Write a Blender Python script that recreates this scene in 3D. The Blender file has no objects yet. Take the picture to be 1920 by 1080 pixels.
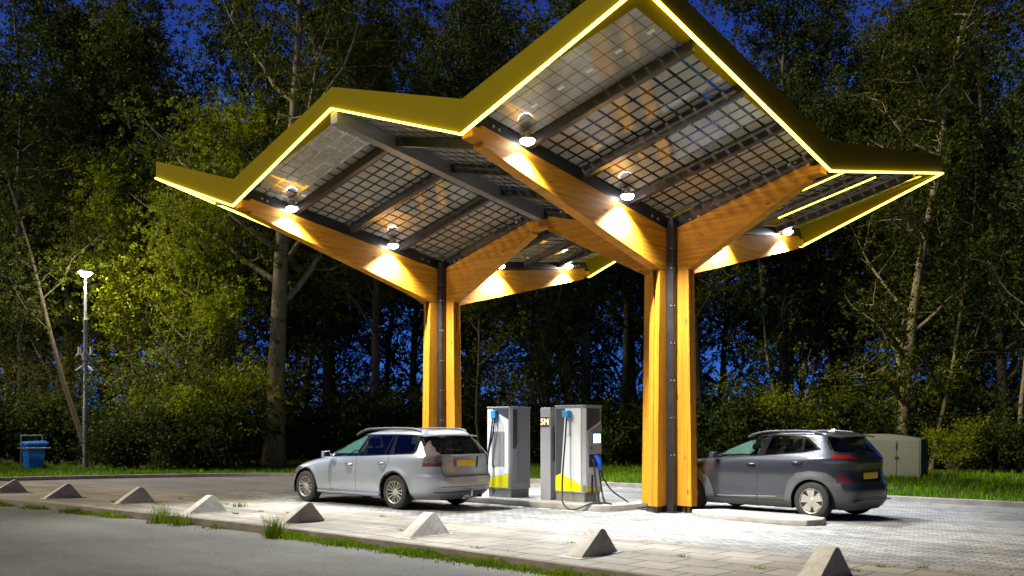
import bpy, bmesh, math, random
import numpy as np
from mathutils import Vector, Matrix
random.seed(7)
R = math.radians
scene = bpy.context.scene
COL = scene.collection

# ------------------------------------------------------------------ camera frame (site axes: x along the canopy, y into the wood)
CAMX, CAMY, CAMZ = 10.318, -15.930, 1.65
YAW = 0.7447
FPX, HORIZON = 1716.4, 806.7
def at(u, D):
    """ground point seen in column u of the photograph at depth D metres"""
    X = (u - 960) / FPX * D
    return (CAMX + X * math.cos(YAW) - D * math.sin(YAW), CAMY + X * math.sin(YAW) + D * math.cos(YAW))

# ------------------------------------------------------------------ object helpers
def tag(o, label=None, cat=None, group=None, kind=None):
    if label: o['label'] = label
    if cat: o['category'] = cat
    if group: o['group'] = group
    if kind: o['kind'] = kind
    return o
def empty(name, loc=(0, 0, 0), rz=0.0, scale=1.0, parent=None):
    o = bpy.data.objects.new(name, None); COL.objects.link(o)
    o.location = loc; o.rotation_euler = (0, 0, rz); o.scale = (scale,) * 3
    o.empty_display_size = 0.2
    if parent: o.parent = parent
    return o
def link_mesh(name, me, parent=None, loc=(0, 0, 0), rot=(0, 0, 0)):
    o = bpy.data.objects.new(name, me); COL.objects.link(o)
    if parent: o.parent = parent
    o.location = loc; o.rotation_euler = rot
    return o
def copy_tree(src, parent=None):
    c = src.copy(); COL.objects.link(c); c.parent = parent
    for ch in [q for q in scene.objects if q.parent == src]:
        copy_tree(ch, c)
    return c

class MB:
    def __init__(s): s.v = []; s.f = []; s.m = []
    def add(s, vs, fs, m=0):
        b = len(s.v); s.v += [tuple(p) for p in vs]
        for f in fs: s.f.append(tuple(b + i for i in f)); s.m.append(m)
        return s
    def box(s, x0, x1, y0, y1, z0, z1, m=0):
        v = [(x, y, z) for z in (z0, z1) for y in (y0, y1) for x in (x0, x1)]
        return s.add(v, [(0, 2, 3, 1), (4, 5, 7, 6), (0, 1, 5, 4), (2, 6, 7, 3), (0, 4, 6, 2), (1, 3, 7, 5)], m)
    def hexa(s, lo, hi, m=0):
        """lo, hi: four points each, same winding"""
        return s.add(list(lo) + list(hi), [(3, 2, 1, 0), (4, 5, 6, 7), (0, 1, 5, 4), (1, 2, 6, 5), (2, 3, 7, 6), (3, 0, 4, 7)], m)
    def prism(s, poly, f0, f1, m=0):
        """poly list of 2-tuples; f0,f1 map a 2-tuple to a 3D point"""
        n = len(poly)
        v = [f0(*p) for p in poly] + [f1(*p) for p in poly]
        return s.add(v, [tuple(range(n))[::-1], tuple(range(n, 2 * n))] + [(i, (i + 1) % n, n + (i + 1) % n, n + i) for i in range(n)], m)
    def tube(s, pts, rad, n=8, m=0, cap=True):
        pts = [Vector(p) for p in pts]
        if not hasattr(rad, '__len__'): rad = [rad] * len(pts)
        ref = Vector((0.13, 0.21, 0.97)); b = len(s.v); prev = None
        for i, p in enumerate(pts):
            t = (pts[min(i + 1, len(pts) - 1)] - pts[max(i - 1, 0)]).normalized()
            if prev is None:
                if abs(t.dot(ref)) > .95: ref = Vector((0.97, 0.2, 0.13))
                a = t.cross(ref).normalized()
            else: a = (prev - t * prev.dot(t)).normalized()
            prev = a; c = t.cross(a)
            for k in range(n):
                w = 2 * math.pi * k / n
                s.v.append(tuple(p + (a * math.cos(w) + c * math.sin(w)) * rad[i]))
        for i in range(len(pts) - 1):
            for k in range(n):
                k2 = (k + 1) % n
                s.f.append((b + i * n + k, b + i * n + k2, b + (i + 1) * n + k2, b + (i + 1) * n + k)); s.m.append(m)
        if cap:
            s.f.append(tuple(b + k for k in range(n))[::-1]); s.m.append(m)
            s.f.append(tuple(b + (len(pts) - 1) * n + k for k in range(n))); s.m.append(m)
        return s
    def lathe(s, prof, axis, origin, n=32, m=0):
        """prof: (radius, offset along axis)"""
        b = len(s.v); o = Vector(origin)
        ax = {'x': (Vector((1, 0, 0)), Vector((0, 1, 0)), Vector((0, 0, 1))), 'y': (Vector((0, 1, 0)), Vector((1, 0, 0)), Vector((0, 0, 1))), 'z': (Vector((0, 0, 1)), Vector((1, 0, 0)), Vector((0, 1, 0)))}[axis]
        for r, h in prof:
            for k in range(n):
                w = 2 * math.pi * k / n
                s.v.append(tuple(o + ax[0] * h + (ax[1] * math.cos(w) + ax[2] * math.sin(w)) * r))
        for i in range(len(prof) - 1):
            for k in range(n):
                k2 = (k + 1) % n
                s.f.append((b + i * n + k, b + i * n + k2, b + (i + 1) * n + k2, b + (i + 1) * n + k)); s.m.append(m)
        return s
    def build(s, name, mats, parent=None, smooth=None, bevel=0, seg=2):
        me = bpy.data.meshes.new(name); me.from_pydata(s.v, [], s.f)
        if not isinstance(mats, (list, tuple)): mats = [mats]
        for q in mats: me.materials.append(q)
        me.polygons.foreach_set('material_index', s.m)
        bm = bmesh.new(); bm.from_mesh(me)
        bmesh.ops.recalc_face_normals(bm, faces=bm.faces)
        if bevel:
            bmesh.ops.remove_doubles(bm, verts=bm.verts, dist=1e-5)
            es = [e for e in bm.edges if len(e.link_faces) == 2 and e.calc_face_angle(0) > R(25)]
            bmesh.ops.bevel(bm, geom=es, offset=bevel, segments=seg, affect='EDGES', profile=.6, clamp_overlap=True)
        if smooth is not None:
            for f in bm.faces: f.smooth = True
            for e in bm.edges:
                e.smooth = not (len(e.link_faces) != 2 or e.calc_face_angle(0) > R(smooth))
        bm.to_mesh(me); bm.free(); me.update()
        return link_mesh(name, me, parent)

def quads_mesh(name, co, mat, attr=None):
    """co: (N,k,3) numpy array, N polygons of k corners"""
    N, k, _ = co.shape
    me = bpy.data.meshes.new(name)
    me.vertices.add(N * k); me.vertices.foreach_set('co', co.astype(np.float32).ravel())
    me.loops.add(N * k); me.loops.foreach_set('vertex_index', np.arange(N * k, dtype=np.int32))
    me.polygons.add(N); me.polygons.foreach_set('loop_start', np.arange(0, N * k, k, dtype=np.int32))
    me.polygons.foreach_set('loop_total', np.full(N, k, dtype=np.int32))
    me.materials.append(mat); me.update(calc_edges=True)
    return me

# ------------------------------------------------------------------ materials
def nt(name):
    m = bpy.data.materials.new(name); m.use_nodes = True
    t = m.node_tree; t.nodes.clear()
    return m, t
def N(t, kind, **kw):
    n = t.nodes.new('ShaderNode' + kind)
    for k, v in kw.items():
        if k.startswith('i_'):
            key = k[2:]; key = int(key) if key.isdigit() else key.replace('_', ' ')
            n.inputs[key].default_value = v
        else: setattr(n, k, v)
    return n
def L(t, a, b): t.links.new(a, b)
def c4(c): return (c[0], c[1], c[2], 1)
def ramp(t, stops, src=None, interp='LINEAR'):
    r = N(t, 'ValToRGB'); e = r.color_ramp.elements; r.color_ramp.interpolation = interp
    while len(e) > 1: e.remove(e[-1])
    for i, (p, c) in enumerate(stops):
        q = e[0] if i == 0 else e.new(p)
        q.position = p; q.color = c4(c) if hasattr(c, '__len__') else (c, c, c, 1)
    if src is not None: L(t, src, r.inputs[0])
    return r.outputs[0]
def principled(t, **kw):
    p = N(t, 'BsdfPrincipled'); o = N(t, 'OutputMaterial'); L(t, p.outputs[0], o.inputs[0])
    for k, v in kw.items(): p.inputs[k.replace('_', ' ')].default_value = v
    return p
def noise(t, scale, detail=4, rough=.6, vec=None, dist=0):
    n = N(t, 'TexNoise', i_Scale=scale, i_Detail=detail, i_Roughness=rough, i_Distortion=dist)
    if vec is not None: L(t, vec, n.inputs['Vector'])
    return n.outputs['Fac']
def objco(t, sc=(1, 1, 1), rot=(0, 0, 0)):
    tc = N(t, 'TexCoord'); mp = N(t, 'Mapping'); mp.inputs['Scale'].default_value = sc; mp.inputs['Rotation'].default_value = rot
    L(t, tc.outputs['Object'], mp.inputs[0]); return mp.outputs[0]
def bump(t, p, h, strength=.3, dist=.02):
    b = N(t, 'Bump'); b.inputs['Strength'].default_value = strength; b.inputs['Distance'].default_value = dist
    L(t, h, b.inputs['Height']); L(t, b.outputs[0], p.inputs['Normal'])
def mixc(t, fac, a, b, mode='MIX'):
    m = N(t, 'MixRGB', blend_type=mode)
    for i, q in ((0, fac), (1, a), (2, b)):
        if hasattr(q, 'is_output') or hasattr(q, 'links'): L(t, q, m.inputs[i])
        else: m.inputs[i].default_value = q if i == 0 else c4(q)
    return m.outputs[0]
def simple(name, col, rough=.5, metal=0.0, var=.12, scale=6, coat=0, bumpy=0, spec=.5):
    m, t = nt(name)
    p = principled(t, Roughness=rough, Metallic=metal, Coat_Weight=coat, Specular_IOR_Level=spec)
    f = noise(t, scale, 5, .6, objco(t))
    c = mixc(t, ramp(t, [(.3, 0), (.7, 1)], f), [q * (1 - var) for q in col], [min(1, q * (1 + var)) for q in col])
    L(t, c, p.inputs['Base Color'])
    L(t, ramp(t, [(.2, max(0, rough - .08)), (.8, min(1, rough + .08))], f), p.inputs['Roughness'])
    if bumpy: bump(t, p, noise(t, scale * 12, 4, .7, objco(t)), bumpy, .01)
    return m
def emit(name, col, strength):
    m, t = nt(name); e = N(t, 'Emission'); e.inputs[0].default_value = c4(col); e.inputs[1].default_value = strength
    o = N(t, 'OutputMaterial'); L(t, e.outputs[0], o.inputs[0]); return m

def wood(name, axis):
    """glued laminated timber, grain along x or z of the object"""
    m, t = nt(name)
    s = {'x': (.6, 9, 9), 'z': (9, 9, .6)}[axis]
    p = principled(t, Roughness=.6, Specular_IOR_Level=.3)
    v = objco(t, s)
    g = noise(t, 2.2, 6, .65, v, .6)
    fine = noise(t, 14, 3, .6, v)
    s2 = {'x': (.5, 1.0, 25), 'z': (25, 25, .5)}[axis]
    vo = N(t, 'TexVoronoi', i_Scale=1.0, feature='F1'); L(t, objco(t, s2), vo.inputs['Vector'])
    col = ramp(t, [(.25, (.38, .13, .005)), (.5, (.60, .232, .009)), (.75, (.72, .32, .015))], g)
    col = mixc(t, .35, col, ramp(t, [(.3, (.32, .11, .005)), (.6, (.72, .33, .014))], fine))
    lam = ramp(t, [(.0, .70), (1, 1.12)], vo.outputs['Color'])
    col = mixc(t, 1, col, lam, 'MULTIPLY')
    kv = N(t, 'TexVoronoi', i_Scale=1.7, feature='F1'); L(t, objco(t, {'x': (.8, 2.6, 2.6), 'z': (2.6, 2.6, .8)}[axis]), kv.inputs['Vector'])
    knot = ramp(t, [(.05, 1), (.11, 0)], kv.outputs['Distance'])
    col = mixc(t, knot, col, (.16, .055, .01))
    L(t, col, p.inputs['Base Color']); bump(t, p, fine, .12, .01)
    return m

M = {}
M['wood_x'] = wood('glulam_beam', 'x'); M['wood_z'] = wood('glulam_post', 'z')
M['steel'] = simple('dark_steel', (.035, .032, .032), .38, .3, .2, 5)
M['steel_grey'] = simple('grey_steel', (.20, .20, .20), .42, .3, .1, 3)
M['galv'] = simple('galvanised_steel', (.38, .38, .38), .45, .6, .15, 9)
M['fascia'] = simple('yellow_fascia', (.155, .118, .0002), .7, 0, .07, 1.2, spec=.04)
def add_joints(m, period, width):
    t = m.node_tree; p = next(n for n in t.nodes if n.type == 'BSDF_PRINCIPLED'); src = p.inputs['Base Color'].links[0].from_socket
    tc = N(t, 'TexCoord'); sp = N(t, 'SeparateXYZ'); L(t, tc.outputs['Object'], sp.inputs[0])
    a = N(t, 'Math', operation='ADD'); L(t, sp.outputs[0], a.inputs[0]); L(t, sp.outputs[1], a.inputs[1])
    d = N(t, 'Math', operation='DIVIDE'); L(t, a.outputs[0], d.inputs[0]); d.inputs[1].default_value = period
    f = N(t, 'Math', operation='FRACT'); L(t, d.outputs[0], f.inputs[0])
    L(t, mixc(t, ramp(t, [(0, 1), (width / period, 1), (width / period + .002, 0)], f.outputs[0]), src, (.02, .016, .001)), p.inputs['Base Color'])
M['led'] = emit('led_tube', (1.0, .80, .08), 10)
M['lens'] = emit('floodlight_lens', (.93, .97, 1.0), 60)
M['screen'] = emit('screen_white', (.75, .88, 1.0), 3.2)
M['orange_led'] = emit('display_segment', (1.0, .62, .25), 4.5)
M['black'] = simple('black_plastic', (.012, .012, .013), .45, 0, .2, 8)
M['rubber'] = simple('tyre_rubber', (.018, .018, .018), .8, 0, .3, 20, 0, .2)
def stained(name, a, b, grime):
    m, t = nt(name); p = principled(t, Roughness=.88); v = objco(t); oi = N(t, 'ObjectInfo')
    sh = N(t, 'VectorMath', operation='ADD'); L(t, v, sh.inputs[0]); L(t, oi.outputs['Location'], sh.inputs[1]); v = sh.outputs[0]
    f = noise(t, 4, 6, .7, v); g = noise(t, 40, 4, .7, v); st = noise(t, 1.8, 5, .75, v, 1.0)
    c = mixc(t, ramp(t, [(.3, 0), (.7, 1)], f), a, b)
    c = mixc(t, ramp(t, [(.50, 0), (.66, .7)], st), c, grime)
    c = mixc(t, 1, c, ramp(t, [(.3, .80), (.5, 1.0), (.75, 1.15)], g), 'MULTIPLY')
    L(t, c, p.inputs['Base Color']); bump(t, p, g, .6, .012); return m
M['concrete'] = stained('wedge_concrete', (.35, .33, .285), (.47, .44, .385), (.21, .19, .14))
M['kerb_stone'] = simple('kerb_stone', (.135, .115, .092), .9, 0, .35, 2.6, 0, .5)
M['kerb'] = simple('kerb_concrete', (.33, .31, .27), .85, 0, .3, 2.2, 0, .4)
M['white'] = simple('charger_white', (.68, .71, .75), .38, 0, .05, 3)
M['silver'] = simple('charger_grey', (.30, .31, .33), .42, 0, .05, 3)
M['anthracite'] = simple('charger_anthracite', (.055, .055, .065), .35, 0, .1, 4)
M['yellow'] = simple('charger_yellow', (.78, .72, .01), .4, 0, .05, 3)
M['blue'] = simple('connector_blue', (.01, .12, .75), .35, 0, .1, 6)
M['cyan'] = simple('holder_blue', (.03, .27, .62), .4, 0, .1, 6)
M['plinth'] = simple('plinth_grey', (.17, .18, .17), .6, 0, .15, 5)
M['cabinet'] = simple('cabinet_green_grey', (.115, .13, .105), .6, 0, .1, 2)
M['cabinet_shade'] = simple('cabinet_green_shaded', (.035, .045, .03), .6, 0, .1, 2)  # darker copy for the end facing away from the light, shade in the colour
M['bin'] = simple('bin_blue', (.03, .27, .92), .45, 0, .12, 4)
M['chrome'] = simple('chrome', (.62, .62, .64), .16, 1, .05, 5)
M['alloy'] = simple('alloy', (.44, .42, .37), .35, .5, .08, 8)
M['alloy_dark'] = simple('alloy_dark', (.03, .03, .03), .4, .4, .08, 8)
M['disc'] = simple('brake_disc', (.035, .033, .03), .6, .3, .15, 14)
M['plate'] = simple('plate_yellow', (.78, .50, .015), .5, 0, .1, 12)
M['plate_blue'] = simple('plate_blue', (.02, .05, .55), .5, 0, .1, 12)
M['seat'] = simple('seat_cloth', (.10, .11, .10), .9, 0, .2, 12)
M['label_white'] = simple('sticker_white', (.75, .74, .66), .6, 0, .05, 12)
M['mark'] = simple('road_paint', (.66, .66, .62), .7, 0, .2, 8)

def paint(name, col, flake):
    m, t = nt(name)
    p = principled(t, Roughness=.30, Metallic=flake, Coat_Weight=1.0, Coat_Roughness=.03)
    f = noise(t, 1.6, 4, .6, objco(t))
    L(t, mixc(t, ramp(t, [(.3, 0), (.7, 1)], f), [q * .95 for q in col], [q * 1.05 for q in col]), p.inputs['Base Color'])
    # road dust towards the sills
    return m
M['silver_paint'] = paint('silver_paint', (.33, .365, .42), .45)
M['grey_paint'] = paint('dark_grey_paint', (.040, .044, .056), .45)
M['cladding'] = simple('grey_cladding', (.075, .08, .083), .5, 0, .06, 4)
M['gloss_black'] = simple('gloss_black', (.01, .01, .011), .08, 0, .1, 4)
def glassmat(name, tint, refl=.07):
    m, t = nt(name); tr = N(t, 'BsdfTransparent'); tr.inputs[0].default_value = c4(tint)
    g = N(t, 'BsdfGlossy'); g.inputs['Roughness'].default_value = .02; g.inputs[0].default_value = (.9, .95, .95, 1)
    fr = N(t, 'Fresnel', i_IOR=1.5); ad = N(t, 'Math', operation='ADD'); ad.inputs[1].default_value = refl; L(t, fr.outputs[0], ad.inputs[0])
    mx = N(t, 'MixShader'); L(t, ad.outputs[0], mx.inputs[0]); L(t, tr.outputs[0], mx.inputs[1]); L(t, g.outputs[0], mx.inputs[2])
    o = N(t, 'OutputMaterial'); L(t, mx.outputs[0], o.inputs[0]); return m
M['glass'] = glassmat('clear_green_glass', (.55, .78, .68), .03)
M['privacy'] = glassmat('tinted_glass', (.10, .10, .10), .05)
def lampmat(name, col, rough=.1):
    m, t = nt(name); principled(t, Base_Color=c4(col), Roughness=rough, Coat_Weight=.8, Specular_IOR_Level=.6); return m
M['tail_red'] = lampmat('tail_red', (.28, .008, .005)); M['tail_clear'] = lampmat('tail_clear', (.13, .105, .11)); M['tail_dark'] = lampmat('tail_dark_red', (.10, .02, .025)); M['reflector'] = lampmat('reflector', (.25, .012, .012))

def pv(name, cell, gap, milky):
    """photovoltaic glass: opaque square cells on a clear sheet, so the dark outside shows between them"""
    m, t = nt(name)
    tc = N(t, 'TexCoord'); sp = N(t, 'SeparateXYZ'); L(t, tc.outputs['Object'], sp.inputs[0])
    def frac(o, size):
        a = N(t, 'Math', operation='DIVIDE'); L(t, o, a.inputs[0]); a.inputs[1].default_value = size
        b = N(t, 'Math', operation='FRACT'); L(t, a.outputs[0], b.inputs[0]); return b.outputs[0]
    def inside(o, size):
        f = frac(o, size); g = N(t, 'Math', operation='GREATER_THAN'); L(t, f, g.inputs[0]); g.inputs[1].default_value = gap / size; return g.outputs[0]
    a = inside(sp.outputs[0], cell); b = inside(sp.outputs[1], cell)
    mu = N(t, 'Math', operation='MULTIPLY'); L(t, a, mu.inputs[0]); L(t, b, mu.inputs[1])
    bars = frac(sp.outputs[1], cell / 5.0)
    line = ramp(t, [(.0, 1), (.16, 1), (.17, 0)], bars, 'CONSTANT')
    n = noise(t, 2.0, 4, .6, tc.outputs['Object'])
    base = ramp(t, [(.3, (.20, .19, .155)), (.7, (.30, .285, .24))], n)
    base = mixc(t, line, base, (.46, .45, .40))
    p = N(t, 'BsdfPrincipled'); L(t, base, p.inputs['Base Color']); p.inputs['Roughness'].default_value = .45; p.inputs['Coat Weight'].default_value = 1; p.inputs['Coat Roughness'].default_value = .03
    tr = N(t, 'BsdfTransparent'); tr.inputs[0].default_value = (.55, .58, .58, 1)
    g = N(t, 'BsdfGlossy'); g.inputs['Roughness'].default_value = .03
    fr = N(t, 'Fresnel', i_IOR=1.5)
    gl = N(t, 'MixShader'); L(t, fr.outputs[0], gl.inputs[0]); L(t, tr.outputs[0], gl.inputs[1]); L(t, g.outputs[0], gl.inputs[2])
    d = N(t, 'BsdfDiffuse'); d.inputs[0].default_value = (.5, .5, .46, 1)
    gm = N(t, 'MixShader'); gm.inputs[0].default_value = milky; L(t, gl.outputs[0], gm.inputs[1]); L(t, d.outputs[0], gm.inputs[2])
    mx = N(t, 'MixShader'); L(t, mu.outputs[0], mx.inputs[0]); L(t, gm.outputs[0], mx.inputs[1]); L(t, p.outputs[0], mx.inputs[2])
    o = N(t, 'OutputMaterial'); L(t, mx.outputs[0], o.inputs[0]); return m
M['pv'] = pv('solar_glass', .262, .046, .01); M['pv_dense'] = pv('solar_glass_dense', .245, .014, .2)

def foliage(name, dark, light, trans):
    m, t = nt(name)
    geo = N(t, 'NewGeometry'); oi = N(t, 'ObjectInfo')
    tc = N(t, 'TexCoord')
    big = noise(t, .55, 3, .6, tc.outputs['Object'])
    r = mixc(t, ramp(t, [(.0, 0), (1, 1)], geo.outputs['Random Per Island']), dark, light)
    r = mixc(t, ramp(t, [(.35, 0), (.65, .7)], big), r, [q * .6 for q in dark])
    hs = N(t, 'HueSaturation'); L(t, r, hs.inputs['Color'])
    L(t, ramp(t, [(0, .75), (1, 1.25)], oi.outputs['Random']), hs.inputs['Value'])
    p = N(t, 'BsdfPrincipled'); p.inputs['Roughness'].default_value = .6; p.inputs['Specular IOR Level'].default_value = .15; L(t, hs.outputs[0], p.inputs['Base Color'])
    tl = N(t, 'BsdfTranslucent'); L(t, hs.outputs[0], tl.inputs[0])
    mx = N(t, 'MixShader'); mx.inputs[0].default_value = trans; L(t, p.outputs[0], mx.inputs[1]); L(t, tl.outputs[0], mx.inputs[2])
    o = N(t, 'OutputMaterial'); L(t, mx.outputs[0], o.inputs[0]); return m
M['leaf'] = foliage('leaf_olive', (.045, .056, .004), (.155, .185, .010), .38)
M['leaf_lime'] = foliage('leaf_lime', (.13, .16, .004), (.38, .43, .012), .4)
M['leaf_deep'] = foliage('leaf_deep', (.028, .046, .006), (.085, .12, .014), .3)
M['grass'] = foliage('grass_blades', (.10, .22, .001), (.30, .50, .003), .35)
M['weed'] = foliage('weed_blades', (.09, .16, .002), (.26, .38, .006), .35)
def bark(name, a, b):
    m, t = nt(name); p = principled(t, Roughness=.9)
    v = objco(t, (6, 6, 1.3)); f = noise(t, 2.5, 6, .7, v, .5)
    L(t, ramp(t, [(.3, a), (.7, b)], f), p.inputs['Base Color']); bump(t, p, f, .6, .04); return m
M['bark'] = bark('bark_brown', (.045, .035, .022), (.15, .12, .075))
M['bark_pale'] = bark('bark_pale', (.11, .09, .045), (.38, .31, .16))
# ================================================================== GROUND
def smooth_line(pts, step=.5):
    out = []
    P = [np.array(p, float) for p in pts]; P = [2 * P[0] - P[1]] + P + [2 * P[-1] - P[-2]]
    for i in range(1, len(P) - 2):
        n = max(2, int(np.linalg.norm(P[i + 1] - P[i]) / step))
        for k in range(n):
            t = k / n
            out.append(tuple(.5 * ((2 * P[i]) + (-P[i - 1] + P[i + 1]) * t + (2 * P[i - 1] - 5 * P[i] + 4 * P[i + 1] - P[i + 2]) * t * t + (-P[i - 1] + 3 * P[i] - 3 * P[i + 1] + P[i + 2]) * t ** 3)))
    out.append(tuple(P[-2])); return out
def offset_line(line, d):
    out = []
    for i, p in enumerate(line):
        a = np.array(line[max(i - 1, 0)]); b = np.array(line[min(i + 1, len(line) - 1)]); t = b - a; t /= np.linalg.norm(t)
        out.append((p[0] - t[1] * d, p[1] + t[0] * d))
    return out
def strip(name, A, B, zA, zB, mat, parent=None, skirtA=None, skirtB=None):
    mb = MB(); n = len(A)
    v = [(*p, zA) for p in A] + [(*p, zB) for p in B]
    mb.add(v, [(i, i + 1, n + i + 1, n + i) for i in range(n - 1)])
    if skirtA is not None:
        mb.add([(*p, zA) for p in A] + [(*p, skirtA) for p in A], [(i, i + 1, n + i + 1, n + i) for i in range(n - 1)])
    if skirtB is not None:
        mb.add([(*p, zB) for p in B] + [(*p, skirtB) for p in B], [(i, i + 1, n + i + 1, n + i) for i in range(n - 1)])
    return mb.build(name, mat, parent)

def asphalt(name, a, b, spk=.5):
    m, t = nt(name); p = principled(t, Roughness=.85)
    v = objco(t); f = noise(t, 90, 3, .8, v); g = noise(t, .35, 5, .6, v); h = noise(t, 2.5, 5, .7, v)
    c = mixc(t, ramp(t, [(.35, 0), (.65, 1)], f), a, b)
    c = mixc(t, 1, c, ramp(t, [(.3, .72), (.7, 1.15)], g), 'MULTIPLY')
    c = mixc(t, 1, c, ramp(t, [(.3, .88), (.7, 1.1)], h), 'MULTIPLY')
    gr = noise(t, 22, 2, .8, v); c = mixc(t, 1, c, ramp(t, [(.3, .76), (.5, 1.0), (.72, 1.28)], gr), 'MULTIPLY')
    ck = N(t, 'TexVoronoi', i_Scale=.55, feature='DISTANCE_TO_EDGE'); wv = N(t, 'VectorMath', operation='ADD'); nz = N(t, 'TexNoise', i_Scale=2.5, i_Detail=4); L(t, v, nz.inputs['Vector']); L(t, v, wv.inputs[0]); L(t, nz.outputs['Color'], wv.inputs[1]); L(t, wv.outputs[0], ck.inputs['Vector'])
    c = mixc(t, ramp(t, [(.0, .55), (.008, .0)], ck.outputs['Distance']), c, [q * .35 for q in a])
    tr = N(t, 'TexNoise', i_Scale=1.0, i_Detail=3); L(t, objco(t, (.05, .9, 1)), tr.inputs['Vector']); c = mixc(t, 1, c, ramp(t, [(.35, .84), (.6, 1.08)], tr.outputs['Fac']), 'MULTIPLY')
    L(t, c, p.inputs['Base Color']); bump(t, p, f, spk, .008); return m
def bricks(name, w, h, cols, mortar, msize, rot=0, off=.5):
    m, t = nt(name); p = principled(t, Roughness=.8)
    v = objco(t, (1, 1, 1), (0, 0, rot))
    br = N(t, 'TexBrick', offset=off); L(t, v, br.inputs['Vector'])
    br.inputs['Scale'].default_value = 1; br.inputs['Brick Width'].default_value = w; br.inputs['Row Height'].default_value = h
    br.inputs['Mortar Size'].default_value = msize; br.inputs['Mortar Smooth'].default_value = .2
    br.inputs['Color1'].default_value = c4(cols[0]); br.inputs['Color2'].default_value = c4(cols[1]); br.inputs['Mortar'].default_value = c4(mortar)
    g = noise(t, .5, 6, .65, v); f = noise(t, 60, 3, .7, v)
    c = mixc(t, 1, br.outputs['Color'], ramp(t, [(.3, .66), (.7, 1.22)], g), 'MULTIPLY')
    c = mixc(t, 1, c, ramp(t, [(.3, .78), (.7, 1.18)], f), 'MULTIPLY')
    st = noise(t, 1.4, 6, .75, v, 1.5); c = mixc(t, ramp(t, [(.58, 0), (.72, .6)], st), c, [q * .9 for q in mortar])
    sp_ = N(t, 'TexVoronoi', i_Scale=1.1, feature='F1'); L(t, v, sp_.inputs['Vector']); c = mixc(t, ramp(t, [(.03, .75), (.10, 0)], sp_.outputs['Distance']), c, (.04, .038, .035))
    tr = N(t, 'TexNoise', i_Scale=1.0, i_Detail=3); L(t, objco(t, (.06, 1.3, 1)), tr.inputs['Vector']); c = mixc(t, 1, c, ramp(t, [(.38, .74), (.58, 1.06)], tr.outputs['Fac']), 'MULTIPLY')
    L(t, c, p.inputs['Base Color'])
    mu = N(t, 'Math', operation='MULTIPLY_ADD'); L(t, br.outputs['Fac'], mu.inputs[0]); mu.inputs[1].default_value = -1.0; L(t, f, mu.inputs[2])
    bump(t, p, mu.outputs[0], .5, .006); return m
M['street'] = asphalt('street_asphalt', (.072, .070, .062), (.135, .131, .118))
M['drive'] = asphalt('drive_asphalt', (.18, .18, .195), (.28, .275, .30))
M['slabs'] = bricks('pavement_slabs', .62, .52, ((.32, .29, .24), (.235, .21, .17)), (.06, .052, .04), .014)
M['pavers'] = bricks('block_pavers', .215, .108, ((.42, .41, .39), (.23, .225, .22)), (.06, .058, .055), .009, R(0))
def soil():
    m, t = nt('woodland_soil'); p = principled(t, Roughness=.95); v = objco(t)
    f = noise(t, 1.3, 6, .7, v); c = ramp(t, [(.3, (.025, .04, .008)), (.55, (.05, .085, .012)), (.75, (.06, .05, .03))], f)
    L(t, c, p.inputs['Base Color']); bump(t, p, noise(t, 12, 4, .7, v), .8, .05); return m
M['soil'] = soil()

ST = smooth_line([(-34, -12.6), (-20, -9.25), (-13.35, -8.19), (-8.84, -7.66), (-4.57, -7.3), (-.67, -7.2), (2.26, -7.22), (4.32, -7.27), (12, -7.3), (22, -7.3)])
IN_ = smooth_line([(-34, -9.0), (-22.0, -5.3), (-18.6, -4.3), (-12, -3.85), (-6, -4.1), (-1.6, -4.4), (3.25, -4.42), (12, -4.4), (22, -4.4)])
FK = smooth_line([(-24.2, -13), (-23.1, -8.5), (-22.1, -5.2), (-20.7, -1.3), (-18, 2.7), (-13.5, 5.0), (-8.7, 5.75), (-4.7, 5.8), (5, 5.8), (16, 5.8), (30, 5.8)])
def resample(line, n):
    P = np.array(line); d = np.r_[0, np.cumsum(np.linalg.norm(np.diff(P, axis=0), axis=1))]; s = np.linspace(0, d[-1], n)
    return list(zip(np.interp(s, d, P[:, 0]), np.interp(s, d, P[:, 1])))
g = MB(); g.add([(-260, -260, -.16), (260, -260, -.16), (260, 260, -.16), (-260, 260, -.16)], [(0, 1, 2, 3)])
tag(g.build('terrain', M['soil']), kind='structure')
# street in the foreground
far_st = [(p[0], p[1] - 30) for p in ST]
tag(strip('street', far_st, offset_line(ST, -.02), -.12, -.12, M['street']), kind='structure')
# pavement strip of slabs and its kerb
ST1 = offset_line(ST, .12)
n = 90
tag(strip('kerb', ST, ST1, .004, .004, M['kerb_stone'], skirtA=-.16), kind='structure')
tag(strip('pavement', resample(ST1, n), resample(IN_, n), 0, 0, M['slabs'], skirtB=-.05), kind='structure')
# forecourt: drive asphalt below, block pavers 4 mm above it
IN2 = offset_line(IN_, -.03)
tag(strip('driveway', IN2, [(p[0], 8 + max(0, -p[0] - 22)) for p in IN2], -.012, -.012, M['drive']), kind='structure')
PV = [p for p in IN_ if p[0] > -12.2]
pvn = len(PV)
mb = MB()
top = [(p[0], 5.85 if p[0] > -6 else 5.85 - max(0, (-6 - p[0])) ** 2 * .022) for p in PV]
top[0] = (PV[0][0] + .2, -2.6)
mb.add([(*p, -.008) for p in PV] + [(*p, -.008) for p in top], [(i, i + 1, pvn + i + 1, pvn + i) for i in range(pvn - 1)])
tag(mb.build('forecourt', M['pavers']), kind='structure')
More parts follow.
